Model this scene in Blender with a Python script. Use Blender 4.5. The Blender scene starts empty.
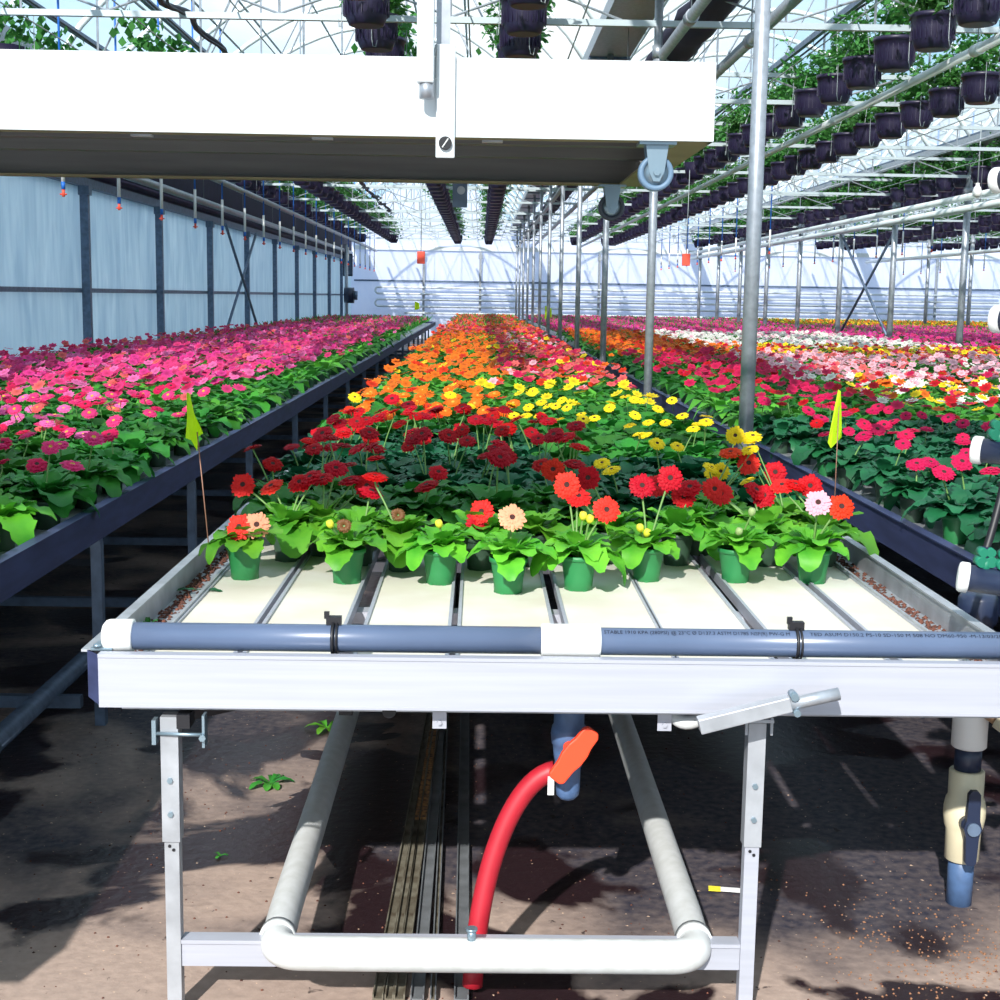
import bpy, math, random
import numpy as np
from mathutils import Vector, Matrix, Euler
random.seed(7)
rng = np.random.default_rng(7)
PI = math.pi
SC = bpy.context.scene
COL = SC.collection

# ------------------------------------------------------------------ materials
MATS = {}
def srgb(c):
    return tuple(((x/255)/12.92 if x/255 <= .04045 else ((x/255+.055)/1.055)**2.4) for x in c) + (1,)

def mat(name, col, rough=.5, metal=0., noise=0., nscale=8., bump=0., spec=.5, col2=None, stretch=None, trans=0., rnd=0., clear=0.):
    m = bpy.data.materials.new(name); m.use_nodes = True
    nt = m.node_tree; n = nt.nodes; l = nt.links
    b = n['Principled BSDF']
    c1 = srgb(col)
    b.inputs['Base Color'].default_value = c1
    b.inputs['Roughness'].default_value = rough
    b.inputs['Metallic'].default_value = metal
    b.inputs['Specular IOR Level'].default_value = spec
    src = None
    if noise > 0 or col2 or bump > 0:
        tc = n.new('ShaderNodeTexCoord'); mp = n.new('ShaderNodeMapping')
        if stretch: mp.inputs['Scale'].default_value = stretch
        l.new(tc.outputs['Object'], mp.inputs['Vector'])
        nz = n.new('ShaderNodeTexNoise'); nz.inputs['Scale'].default_value = nscale; nz.inputs['Detail'].default_value = 6
        l.new(mp.outputs[0], nz.inputs['Vector'])
        rp = n.new('ShaderNodeValToRGB')
        c2 = srgb(col2) if col2 else tuple(x*(1-noise) for x in c1[:3]) + (1,)
        rp.color_ramp.elements[0].position = .35; rp.color_ramp.elements[1].position = .65
        rp.color_ramp.elements[0].color = c2; rp.color_ramp.elements[1].color = c1
        l.new(nz.outputs['Fac'], rp.inputs['Fac']); src = rp.outputs['Color']
        if bump > 0:
            bp = n.new('ShaderNodeBump'); bp.inputs['Strength'].default_value = bump; bp.inputs['Distance'].default_value = .01
            l.new(nz.outputs['Fac'], bp.inputs['Height']); l.new(bp.outputs[0], b.inputs['Normal'])
    if rnd > 0:
        oi = n.new('ShaderNodeObjectInfo'); hs = n.new('ShaderNodeHueSaturation')
        mr = n.new('ShaderNodeMapRange'); mr.inputs['To Min'].default_value = 1-rnd; mr.inputs['To Max'].default_value = 1+rnd
        mh = n.new('ShaderNodeMapRange'); mh.inputs['To Min'].default_value = .5-rnd*.04; mh.inputs['To Max'].default_value = .5+rnd*.04
        l.new(oi.outputs['Random'], mr.inputs['Value']); l.new(oi.outputs['Random'], mh.inputs['Value'])
        l.new(mr.outputs[0], hs.inputs['Value']); l.new(mh.outputs[0], hs.inputs['Hue'])
        if src: l.new(src, hs.inputs['Color'])
        else: hs.inputs['Color'].default_value = c1
        src = hs.outputs['Color']
    if src: l.new(src, b.inputs['Base Color'])
    if trans > 0:
        t = n.new('ShaderNodeBsdfTranslucent'); mx = n.new('ShaderNodeMixShader'); mx.inputs[0].default_value = trans
        if src: l.new(src, t.inputs['Color'])
        else: t.inputs['Color'].default_value = c1
        out = n['Material Output']
        l.new(b.outputs[0], mx.inputs[1]); l.new(t.outputs[0], mx.inputs[2]); l.new(mx.outputs[0], out.inputs['Surface'])
    if clear: b.inputs['Coat Weight'].default_value = clear
    MATS[name] = m
    return m

def film(name, col, transp, streak=0., col2=None):
    """translucent greenhouse plastic: part see-through, part scattering both ways"""
    m = bpy.data.materials.new(name); m.use_nodes = True
    nt = m.node_tree; n = nt.nodes; l = nt.links
    n.remove(n['Principled BSDF']); out = n['Material Output']
    d = n.new('ShaderNodeBsdfDiffuse'); t = n.new('ShaderNodeBsdfTranslucent'); tr = n.new('ShaderNodeBsdfTransparent')
    a = n.new('ShaderNodeMixShader'); b = n.new('ShaderNodeMixShader')
    a.inputs[0].default_value = .55; b.inputs[0].default_value = transp
    d.inputs[0].default_value = srgb(col); t.inputs[0].default_value = srgb(col)
    if streak:
        tc = n.new('ShaderNodeTexCoord'); mp = n.new('ShaderNodeMapping'); mp.inputs['Scale'].default_value = (1, 1.6, .35)
        nz = n.new('ShaderNodeTexNoise'); nz.inputs['Scale'].default_value = 3.2; nz.inputs['Detail'].default_value = 8; nz.inputs['Distortion'].default_value = .8
        rp = n.new('ShaderNodeValToRGB'); rp.color_ramp.elements[0].position = .3; rp.color_ramp.elements[1].position = .72
        rp.color_ramp.elements[0].color = srgb(col2); rp.color_ramp.elements[1].color = srgb(col)
        l.new(tc.outputs['Object'], mp.inputs[0]); l.new(mp.outputs[0], nz.inputs['Vector']); l.new(nz.outputs['Fac'], rp.inputs['Fac'])
        l.new(rp.outputs[0], d.inputs[0]); l.new(rp.outputs[0], t.inputs[0])
    l.new(d.outputs[0], a.inputs[1]); l.new(t.outputs[0], a.inputs[2])
    l.new(a.outputs[0], b.inputs[1]); l.new(tr.outputs[0], b.inputs[2]); l.new(b.outputs[0], out.inputs['Surface'])
    MATS[name] = m; return m

mat('alu', (176,179,190), .42, .3, noise=.10, nscale=5, stretch=(.4,6,14))
mat('alu_dull', (176,180,186), .45, .45, noise=.25, nscale=14)
mat('rail_dark', (66,74,112), .5, .25, noise=.3, nscale=10, stretch=(2,.5,3))
mat('board', (210,208,198), .6, 0, nscale=5, col2=(198,193,178), spec=.3)
mat('galv', (172,178,186), .42, .55, noise=.22, nscale=30)
mat('galv_dark', (104,122,146), .5, .4, noise=.3, nscale=20)
mat('pvc_grey', (82,97,124), .32, 0, noise=.1, nscale=6, spec=.6)
mat('pvc_navy', (34,44,68), .35, 0, noise=.2, nscale=10, spec=.5)
mat('pvc_blue', (74,100,138), .4, 0, noise=.2, nscale=40)
mat('white_plastic', (226,226,224), .45)
mat('cream', (212,202,172), .42, 0, noise=.06, nscale=30)
mat('pipe_white', (196,198,198), .45, 0, nscale=30, col2=(184,186,184))
mat('black', (18,18,24), .5)
mat('orange_red', (240,72,40), .4)
mat('hose_red', (168,26,42), .5, 0, noise=.12, nscale=30)
mat('valve_red', (186,48,44), .45)
mat('brass', (170,140,110), .4, .7)
mat('wood_rust', (150,92,48), .8, 0, nscale=40, col2=(70,44,30))
mat('strip', (128,124,110), .5, .3, nscale=25, col2=(82,72,58))
mat('strip_grey', (120,124,128), .5, .3, noise=.35, nscale=18)
mat('strip_rust', (172,124,74), .8, 0, nscale=60, col2=(60,40,30), bump=.5)
mat('pot_green', (44,128,72), .45, 0, noise=.1, nscale=12, rnd=.1, trans=.12)
mat('pot_dark', (58,84,66), .5, 0, noise=.15, nscale=12)
mat('soil', (52,38,30), .95, bump=.5, nscale=90, noise=.4)
mat('leaf', (66,142,46), .5, 0, nscale=9, col2=(40,112,40), rnd=.25, trans=.28, spec=.35)
mat('leaf_light', (112,184,50), .48, 0, nscale=9, col2=(74,152,42), rnd=.2, trans=.3, spec=.35)
mat('leaf_dark', (36,112,66), .45, 0, nscale=9, col2=(22,84,52), rnd=.25, trans=.2, spec=.4)
mat('stem', (126,168,92), .5, trans=.2)
mat('vine', (76,140,64), .5, 0, noise=.35, nscale=9, rnd=.2, trans=.3)
mat('basket_pot', (38,32,60), .42, 0, noise=.15, nscale=10)
mat('wire', (150,158,160), .5, .3)
mat('drip_blue', (30,104,196), .5)
mat('neon', (224,252,36), .6, trans=.5)
mat('flag_wire', (150,110,90), .5, .3)
mat('tray_inner', (104,104,106), .55, .3, noise=.2, nscale=6, stretch=(.4,3,8))
mat('tray_flange', (136,126,98), .55, .3, noise=.25, nscale=9)
mat('white_beam', (214,220,222), .5, .05, noise=.05, nscale=3)
mat('wheel', (104,132,158), .5)
mat('wheel_dark', (58,66,78), .55)
mat('zinc', (138,158,170), .35, .7)
mat('curtain', (34,30,62), .8, noise=.3, nscale=6)
mat('cable', (34,36,52), .6)
mat('fitting_green', (18,110,84), .5)
mat('red_box', (236,84,62), .5)
mat('litter', (116,70,54), .9, nscale=60, col2=(66,40,34))
mat('grit', (140,100,74), .9)
mat('tag_yellow', (232,214,60), .5)
mat('ink', (22,26,44), .7)
mat('bow', (224,232,232), .5, .2)
mat('truss', (176,188,192), .5, .3)
film('roof_film', (236,244,248), .70)
film('side_film', (222,236,244), .05, 1, (192,212,226))
film('back_film', (238,240,252), .08, 1, (230,234,250))
FL = {'coral':(240,48,44),'red':(206,16,34),'dred':(176,8,26),'redor':(226,56,24),'orange':(250,120,30),'yellow':(252,222,36),
      'pink':(232,62,128),'hpink':(242,112,178),'mag':(222,56,142),'lpink':(250,188,204),'crim':(212,28,86),'white':(248,246,238),
      'peach':(250,178,140),'salmon':(238,104,104),'orchid':(228,74,168)}
for k, c in FL.items(): mat('petal_'+k, c, .55, 0, rnd=.08, trans=.3, spec=.2)
mat('petal_dark', (110,70,30), .6); mat('centre_dark', (60,26,20), .8); mat('centre_yellow', (206,170,50), .7, bump=.4, nscale=200, noise=.3)
mat('bud_yellow', (222,214,60), .6); mat('bud_green', (150,170,110), .6)

def floor_mat():
    m = bpy.data.materials.new('ground_cloth'); m.use_nodes = True
    nt = m.node_tree; n = nt.nodes; l = nt.links; b = n['Principled BSDF']
    tc = n.new('ShaderNodeTexCoord')
    def noise(s, d=8, dist=0., off=(0,0,0)):
        mp = n.new('ShaderNodeMapping'); mp.inputs['Location'].default_value = off
        l.new(tc.outputs['Object'], mp.inputs[0])
        z = n.new('ShaderNodeTexNoise'); z.inputs['Scale'].default_value = s; z.inputs['Detail'].default_value = d; z.inputs['Distortion'].default_value = dist
        l.new(mp.outputs[0], z.inputs['Vector']); return z.outputs['Fac']
    def ramp(f, a, b_, ca, cb):
        r = n.new('ShaderNodeValToRGB'); r.color_ramp.elements[0].position = a; r.color_ramp.elements[1].position = b_
        r.color_ramp.elements[0].color = ca; r.color_ramp.elements[1].color = cb; l.new(f, r.inputs[0]); return r.outputs[0]
    def mix(f, a, b_):
        x = n.new('ShaderNodeMix'); x.data_type = 'RGBA'
        l.new(f, x.inputs[0]); l.new(a, x.inputs[6]); l.new(b_, x.inputs[7]); return x.outputs[2]
    sep = n.new('ShaderNodeSeparateXYZ'); l.new(tc.outputs['Object'], sep.inputs[0])
    def mth(op, a_, b__):
        q = n.new('ShaderNodeMath'); q.operation = op
        for i_, e in enumerate((a_, b__)):
            if isinstance(e, (int, float)): q.inputs[i_].default_value = e
            else: l.new(e, q.inputs[i_])
        return q.outputs[0]
    # dirt over black cloth, with the bench's shade painted in, darker right and back
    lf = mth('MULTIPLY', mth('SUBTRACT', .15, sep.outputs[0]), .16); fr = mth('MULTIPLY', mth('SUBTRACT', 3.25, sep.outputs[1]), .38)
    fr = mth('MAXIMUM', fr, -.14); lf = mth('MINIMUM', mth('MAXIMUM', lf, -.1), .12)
    dirt_and_shade = mth('ADD', mth('ADD', noise(1.5, 10, .4), lf), fr)
    base = ramp(dirt_and_shade, .40, .64, srgb((34,34,50)), srgb((162,142,130)))
    fine = ramp(noise(38, 10), .32, .7, srgb((40,36,40)), srgb((180,160,146)))
    c = n.new('ShaderNodeMix'); c.data_type = 'RGBA'; c.inputs[0].default_value = .16; l.new(base, c.inputs[6]); l.new(fine, c.inputs[7])
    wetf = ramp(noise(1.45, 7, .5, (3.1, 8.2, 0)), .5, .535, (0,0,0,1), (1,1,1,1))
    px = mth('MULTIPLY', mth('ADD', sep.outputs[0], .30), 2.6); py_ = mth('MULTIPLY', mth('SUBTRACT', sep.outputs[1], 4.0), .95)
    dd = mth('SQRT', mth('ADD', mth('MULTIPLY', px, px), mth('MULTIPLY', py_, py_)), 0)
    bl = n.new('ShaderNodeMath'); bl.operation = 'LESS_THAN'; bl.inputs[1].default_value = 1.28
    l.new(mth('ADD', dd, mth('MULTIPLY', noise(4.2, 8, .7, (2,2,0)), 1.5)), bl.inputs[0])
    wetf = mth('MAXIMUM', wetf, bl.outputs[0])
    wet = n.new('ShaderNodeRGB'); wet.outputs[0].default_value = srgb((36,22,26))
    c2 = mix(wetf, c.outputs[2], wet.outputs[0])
    speck = ramp(noise(75, 3, 0, (7,1,0)), .70, .73, (0,0,0,1), (1,1,1,1))
    sp = n.new('ShaderNodeRGB'); sp.outputs[0].default_value = srgb((206,176,150))
    c3 = mix(speck, c2, sp.outputs[0])
    dsp = ramp(noise(20, 6, .6, (1,5,0)), .68, .72, (0,0,0,1), (1,1,1,1))
    dk = n.new('ShaderNodeRGB'); dk.outputs[0].default_value = srgb((40,26,26))
    c4 = mix(dsp, c3, dk.outputs[0])
    l.new(c4, b.inputs['Base Color'])
    mr = n.new('ShaderNodeMapRange'); mr.inputs['To Min'].default_value = .75; mr.inputs['To Max'].default_value = .38
    l.new(wetf, mr.inputs['Value']); l.new(mr.outputs[0], b.inputs['Roughness'])
    bp = n.new('ShaderNodeBump'); bp.inputs['Strength'].default_value = .35; bp.inputs['Distance'].default_value = .01
    l.new(noise(30, 8), bp.inputs['Height']); l.new(bp.outputs[0], b.inputs['Normal'])
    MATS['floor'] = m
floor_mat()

def attr_mat(name, trans=.28, rough=.55):
    m = bpy.data.materials.new(name); m.use_nodes = True
    nt = m.node_tree; n = nt.nodes; l = nt.links; b = n['Principled BSDF']
    a = n.new('ShaderNodeAttribute'); a.attribute_name = 'kind_colour'
    t = n.new('ShaderNodeBsdfTranslucent'); mx = n.new('ShaderNodeMixShader'); mx.inputs[0].default_value = trans
    l.new(a.outputs['Color'], b.inputs['Base Color']); l.new(a.outputs['Color'], t.inputs['Color']); b.inputs['Roughness'].default_value = rough
    b.inputs['Specular IOR Level'].default_value = .25
    l.new(b.outputs[0], mx.inputs[1]); l.new(t.outputs[0], mx.inputs[2]); l.new(mx.outputs[0], n['Material Output'].inputs['Surface'])
    MATS[name] = m
attr_mat('mixed_plants')

# ------------------------------------------------------------------ mesh builder
class MB:
    def __init__(s): s.v = []; s.f = []; s.mi = []; s.sm = []
    def add(s, v, f, mi=0, smooth=False):
        o = len(s.v); s.v += [tuple(p) for p in v]; s.f += [tuple(i+o for i in q) for q in f]
        s.mi += [mi]*len(f); s.sm += [smooth]*len(f); return s
    def box(s, x0, x1, y0, y1, z0, z1, mi=0, M=None):
        v = [(x,y,z) for z in (z0,z1) for y in (y0,y1) for x in (x0,x1)]
        if M is not None: v = [M @ Vector(p) for p in v]
        return s.add(v, [(0,2,3,1),(4,5,7,6),(0,1,5,4),(2,6,7,3),(0,4,6,2),(1,3,7,5)], mi)
    def bar(s, p0, p1, w, h, mi=0, up=(0,0,1)):
        p0 = Vector(p0); p1 = Vector(p1); d = p1-p0; L = d.length; d.normalize()
        u = Vector(up)
        if abs(d.dot(u)) > .98: u = Vector((0,1,0))
        x = d.cross(u).normalized(); z = x.cross(d)
        v = []
        for p in (p0, p1):
            for a, b in ((-1,-1),(1,-1),(1,1),(-1,1)): v.append(p + x*a*w/2 + z*b*h/2)
        return s.add(v, [(3,2,1,0),(4,5,6,7),(0,1,5,4),(1,2,6,5),(2,3,7,6),(3,0,4,7)], mi)
    def tube(s, pts, r, n=12, mi=0, cap=True, smooth=True):
        pts = [Vector(p) for p in pts]; rs = r if isinstance(r, (list, tuple)) else [r]*len(pts)
        v = []; f = []; prev = None
        for i, p in enumerate(pts):
            d = (pts[min(i+1,len(pts)-1)] - pts[max(i-1,0)]).normalized()
            if prev is None:
                u = Vector((0,0,1)) if abs(d.z) < .9 else Vector((0,1,0))
                x = d.cross(u).normalized()
            else:
                x = (prev - d*prev.dot(d)).normalized()
            prev = x; y = d.cross(x)
            for k in range(n):
                a = 2*PI*k/n; v.append(p + (x*math.cos(a) + y*math.sin(a))*rs[i])
        for i in range(len(pts)-1):
            for k in range(n):
                a = i*n+k; b = i*n+(k+1) % n; f.append((a, b, b+n, a+n))
        s.add(v, f, mi, smooth)
        if cap:
            o = len(s.v)-len(v)
            s.f += [tuple(o+k for k in reversed(range(n))), tuple(o+(len(pts)-1)*n+k for k in range(n))]; s.mi += [mi]*2; s.sm += [False]*2
        return s
    def lathe(s, prof, M=None, n=24, mi=0, smooth=True):
        """prof: (r, z) list, revolved about z; sharp at doubled points"""
        v = []; f = []
        for r, z in prof:
            for k in range(n):
                a = 2*PI*k/n; p = Vector((r*math.cos(a), r*math.sin(a), z)); v.append(M @ p if M is not None else p)
        for i in range(len(prof)-1):
            for k in range(n):
                a = i*n+k; b = i*n+(k+1) % n; f.append((a, b, b+n, a+n))
        s.add(v, f, mi, smooth); o = len(s.v)-len(v)
        if prof[0][0] > 1e-6: s.f.append(tuple(o+k for k in reversed(range(n)))); s.mi.append(mi); s.sm.append(False)
        if prof[-1][0] > 1e-6: s.f.append(tuple(o+(len(prof)-1)*n+k for k in range(n))); s.mi.append(mi); s.sm.append(False)
        return s
    def mesh(s, name, mats):
        me = bpy.data.meshes.new(name); me.from_pydata([tuple(p) for p in s.v], [], s.f)
        for m in mats: me.materials.append(MATS[m])
        me.polygons.foreach_set('material_index', s.mi); me.polygons.foreach_set('use_smooth', s.sm)
        me.update(); return me
    def build(s, name, mats, parent=None, loc=None, bevel=0.):
        """vertices in world space; the object's origin goes to loc (default: parent's place)"""
        if isinstance(mats, str): mats = [mats]
        base = Vector(loc) if loc is not None else (world_loc(parent) if parent else Vector((0,0,0)))
        s.v = [Vector(p)-base for p in s.v]
        o = bpy.data.objects.new(name, s.mesh(name, mats)); COL.objects.link(o)
        if parent:
            o.parent = parent; o.location = base - world_loc(parent)
        else: o.location = base
        if bevel:
            b = o.modifiers.new('edge', 'BEVEL'); b.width = bevel; b.segments = 2; b.limit_method = 'ANGLE'
        return o
def world_loc(o):
    p = Vector(o.location)
    while o.parent: o = o.parent; p += Vector(o.location)
    return p
def thing(name, label, cat, loc=(0,0,0), group=None):
    o = bpy.data.objects.new(name, None); COL.objects.link(o); o.location = loc; o.empty_display_size = .05
    o['label'] = label; o['category'] = cat
    if group: o['group'] = group
    return o
def tag(o, label, cat, group=None, kind=None):
    o['label'] = label; o['category'] = cat
    if group: o['group'] = group
    if kind: o['kind'] = kind
    return o
def struct(o): o['kind'] = 'structure'; return o

# ------------------------------------------------------------------ camera (eye 1.46 m, looking down the bench)
CAMZ = 1.46; F = 1400.
yv = Vector((-20, -203, F)).normalized(); h = Vector((1, .0155, 0))
xv = (h - yv*h.dot(yv)).normalized(); zv = xv.cross(yv)
if zv.y > 0: zv = -zv
right = Vector((xv.x, yv.x, zv.x)); down = Vector((xv.y, yv.y, zv.y)); fwd = Vector((xv.z, yv.z, zv.z))
cd = bpy.data.cameras.new('camera'); cam = bpy.data.objects.new('camera', cd); COL.objects.link(cam)
Mx = Matrix(((right.x, -down.x, -fwd.x, 0), (right.y, -down.y, -fwd.y, 0), (right.z, -down.z, -fwd.z, CAMZ), (0,0,0,1)))
cam.matrix_world = Mx
cd.sensor_width = 36; cd.lens = 36*F/1000; cd.clip_start = .05; cd.clip_end = 300
SC.camera = cam
def seen(x, y, z):      # used only to decide which repeats are worth modelling as individuals
    p = Vector((x, y, z-CAMZ)); d = p.dot(fwd)
    if d < .3: return (-9e3, -9e3)
    return (500+F*p.dot(right)/d, 500+F*p.dot(down)/d)

# ------------------------------------------------------------------ setting
XL = -4.45; YB = 49.; BAYS = [(-4.45, 1.17), (1.17, 7.05), (7.05, 12.93), (12.93, 18.81)]; XR = 18.81; Y0 = -3.
GZ = 3.68
def grid_plane(name, m, x0, x1, y0, y1, z):
    return struct(MB().add([(x0,y0,z),(x1,y0,z),(x1,y1,z),(x0,y1,z)], [(0,1,2,3)]).build(name, m))
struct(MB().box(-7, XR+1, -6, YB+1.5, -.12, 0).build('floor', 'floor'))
v = []; f = []
NA = 14
for (a, b) in BAYS:
    o = len(v)
    for k in range(NA+1):
        t = k/NA; x = a+(b-a)*t; z = GZ+.12+1.75*math.sin(PI*t)**.8
        v += [(x, Y0, z), (x, YB, z)]
    for k in range(NA): f.append((o+2*k, o+2*k+1, o+2*k+3, o+2*k+2))
mb = MB(); mb.add(v, f, 0, True); struct(mb.build('ceiling', 'roof_film'))
# far gable wall
mb = MB(); mb.box(XL, XR, YB, YB+.03, 0, GZ+.1)
for (a, b) in BAYS:
    pts = [(a+(b-a)*k/NA, YB+.015, GZ+.1+1.75*math.sin(PI*k/NA)**.8) for k in range(NA+1)]
    mb.add(pts, [tuple(range(NA+1))])
struct(mb.build('wall_back', 'back_film'))
struct(MB().box(XL-.03, XL, 3, YB, 0, 2.62).build('wall_left', 'side_film'))
struct(MB().box(XR, XR+.03, 3, YB, 0, GZ).build('wall_right', 'side_film'))
struct(MB().box(XL-.06, XL+.07, 3, YB, 2.60, 2.70).build('trim_1', 'galv_dark'))      # dark eave rail over the side film
struct(MB().box(XL+.0, XL+.05, 3, YB-.05, 1.44, 1.49).build('trim_2', 'galv_dark'))
struct(MB().box(XL+.1, XR, YB-.06, YB-.01, 1.94, 2.0).build('trim_3', 'galv_dark'))
struct(MB().box(XL+.1, XR, YB-.08, YB-.01, 3.02, 3.16).build('trim_4', 'white_beam'))

# posts
ORD = ['nearest', 'second', 'third', 'fourth', 'fifth', 'sixth', 'seventh', 'eighth', 'ninth', 'tenth', 'eleventh', 'twelfth', 'thirteenth']
def post(x, y, r, label, group, m='galv', z1=GZ, name='support_pole', base=True):
    t = thing(name, label, 'pole', (x, y, 0), group)
    MB().tube([(x,y,0),(x,y,z1)], r, 16).build('shaft', m, t)
    MB().tube([(x,y,z1-.62),(x,y,z1-.54)], r*1.35, 14).build('collar', m, t)
    if base: MB().box(x-.07, x+.07, y-.07, y+.07, 0, .012).build('foot_plate', 'galv_dark', t)
    return t
YP = [6.08+3.6*k for k in range(12)]
for i, y in enumerate(YP):
    far = i > 7
    post(1.168, y, .033 if i == 0 else .029,
         'far galvanized roof pole in the receding row right of the middle bench' if far else
         ('%s galvanized roof pole rising from the gap right of the middle bench' % ORD[i] if i else 'large bare galvanized pole nearest the camera, crossing the picture right of the hanging tray'),
         'far poles beside the middle bench' if far else 'roof poles beside the middle bench')
for i, y in enumerate([20.6+3.55*k for k in range(8)]):
    post(7.05, y, .05, 'second-row roof pole amid the right-hand flowers, %s from the right edge' % (ORD[i] if i else 'first'), 'roof poles of the second row', z1=GZ)
for i, y in enumerate([33.6+3.6*k for k in range(4)]):
    post(12.93, y, .05, 'thin distant roof pole of the third row, %s from the right' % (ORD[i] if i else 'first'), 'roof poles of the third row')
for i, y in enumerate([12.15+3.6*k for k in range(10)]):
    t = thing('wall_post', '%s dark post against the left plastic side wall, from the near end' % (ORD[i] if i else 'first'), 'post', (XL+.09, y, 0), 'posts of the left side wall')
    MB().box(XL+.05, XL+.14, y-.04, y+.04, 0, 2.6).build('shaft', 'galv_dark', t)
    MB().box(XL+.04, XL+.16, y-.06, y+.06, 2.50, 2.6).build('bracket', 'galv_dark', t)
for i, x in enumerate([-1.95, .0+.0, 4.1, 9.9, 15.8]):
    t = thing('gable_post', 'slim upright of the far end wall, %s from the left' % (ORD[i] if i else 'first'), 'post', (x, YB-.12, 0), 'uprights of the far end wall')
    MB().box(x-.04, x+.04, YB-.16, YB-.09, 0, 3.0).build('shaft', 'galv', t)
    MB().box(x-.07, x+.07, YB-.17, YB-.16, 2.75, 2.9).build('bracket', 'galv', t)
def brace(name, label, x, ya, yb, z0, z1, grp):
    t = thing(name, label, 'brace', (x, (ya+yb)/2, z0), grp)
    MB().tube([(x,ya,z0),(x,yb,z1)], .025, 8).build('rod', 'galv_dark', t)
    MB().tube([(x+.05,yb,z0),(x+.05,ya,z1)], .025, 8).build('rod', 'galv_dark', t)
brace('cross_brace', 'crossed dark rods between two posts of the left side wall', XL+.2, 23.5, 27.0, .7, 2.58, 'cross braces')
brace('cross_brace', 'crossed dark rods between poles over the right-hand flowers', 7.05, 24.3, 27.6, .9, 2.7, 'cross braces')

# roof: gutters, trusses, bows
for i, x in enumerate([-4.45, 1.17, 7.05, 12.93]):
    lb = ['metal gutter along the top of the left side wall', 'wide metal gutter over the row of poles beside the middle bench', 'metal gutter above the second row of poles', 'metal gutter above the third, farthest row of poles'][i]
    t = thing('roof_gutter', lb, 'gutter', (x, 20, GZ), 'roof gutters')
    mb = MB(); w = .19
    mb.box(x-w, x+w, Y0, YB-.1, GZ, GZ+.02); mb.box(x-w, x-w+.015, Y0, YB-.1, GZ+.02, GZ+.12); mb.box(x+w-.015, x+w, Y0, YB-.1, GZ+.02, GZ+.12)
    mb.build('channel', 'galv', t)
    mb = MB()
    for k in range(28): y = 1.5+k*1.7; mb.box(x-w, x+w, y, y+.04, GZ-.02, GZ)
    o = mb.build('joint_strap', 'galv_dark', t)
YT = [YP[k] for k in range(0, 12)]
for bi, (a, b) in enumerate(BAYS):
    where = ['over the left bay', 'over the bay right of the poles', 'over the second bay on the right', 'over the farthest bay on the right'][bi]
    for i, y in enumerate(YT):
        if y < 9: 
            continue
        if bi == 3 and y < 27: continue
        t = thing('roof_truss', 'flat steel roof truss %s, %s from the camera' % (where, ORD[i-1] if i > 1 else 'first'), 'truss', ((a+b)/2, y, 3.28), 'roof trusses '+where)
        MB().box(a, b, y-.022, y+.022, 3.26, 3.30).build('bottom_chord', 'truss', t)
        MB().box(a, b, y-.022, y+.022, 3.50, 3.54).build('top_chord', 'truss', t)
        mb = MB(); n = 9
        for k in range(n):
            xa = a+.25+(b-a-.5)*k/n; xb = a+.25+(b-a-.5)*(k+1)/n
            mb.tube([(xa,y,3.30),(xa,y,3.50)], .009, 5, smooth=False)
            mb.tube([(xa,y,3.30) if k % 2 else (xa,y,3.50), (xb,y,3.50) if k % 2 else (xb,y,3.30)], .009, 5, smooth=False)
        for k in range(1, 6):
            tt = k/6; xx = a+(b-a)*tt; zz = GZ+.08+1.75*math.sin(PI*tt)**.8
            mb.tube([(xx,y,3.52),(xx,y,zz)], .011, 5, smooth=False)
            t2 = (k+ (1 if k < 3 else -1))/6 if k != 3 else tt
            mb.tube([(xx,y,3.52),(a+(b-a)*t2,y,GZ+.08+1.75*math.sin(PI*t2)**.8)], .010, 5, smooth=False)
        mb.build('web', 'galv', t)
    for i in range(22):
        y = 7.9+1.8*i
        if bi == 3 and y < 27: continue
        pts = [(a+(b-a)*k/20, y, GZ+.10+1.75*math.sin(PI*k/20)**.8) for k in range(21)]
        mb = MB(); mb.tube(pts, .035, 8)
        tag(mb.build('roof_bow', 'bow', loc=((a+b)/2, y, GZ)), 'pale arched roof bow under the plastic %s' % where, 'roof bow', 'arched roof bows '+where)
    for k in range(1, 8):
        tt = k/8; xx = a+(b-a)*tt; zz = GZ+.05+1.75*math.sin(PI*tt)**.8
        mb = MB(); mb.tube([(xx,7,zz),(xx,YB-.1,zz)], .016, 6)
        tag(mb.build('roof_purlin', 'truss', loc=(xx,25,zz)), 'thin roof purlin %s, %s from its left gutter' % (where, 'first' if k == 1 else ORD[k-1]), 'purlin', 'roof purlins '+where)
    for k in range(7):
        xx = a+.5+(b-a-1)*k/6
        mb = MB(); mb.tube([(xx,8,3.33),(xx,YB-.1,3.33)], .006, 4)
        tag(mb.build('support_wire', 'wire', loc=(xx,25,3.33)), 'thin wire strung lengthwise across the trusses %s' % where, 'wire', 'lengthwise wires '+where)

# shade curtain bundle beside the gutter
t = thing('shade_curtain', 'dark purple shade curtain gathered in a bundle beside the gutter', 'curtain', (1.62, 20, 3.5))
mb = MB(); pts = []
for k in range(120):
    y = 8+k*.34; w = .17+.02*math.sin(k*2.1); z = 3.56+.012*math.sin(k*1.3)
    pts.append((1.62+.012*math.sin(k*1.9), y, z))
mb.tube(pts, [.15+.015*math.sin(k*2.3) for k in range(120)], 10)
mb.build('fabric', 'curtain', t)
mb = MB()
for k in range(12): y = 8.6+3.4*k; mb.tube([(1.62+.165*math.cos(a), y, 3.56+.165*math.sin(a)) for a in [2*PI*j/16 for j in range(17)]], .008, 5)
mb.build('tie', 'wire', t)

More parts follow.
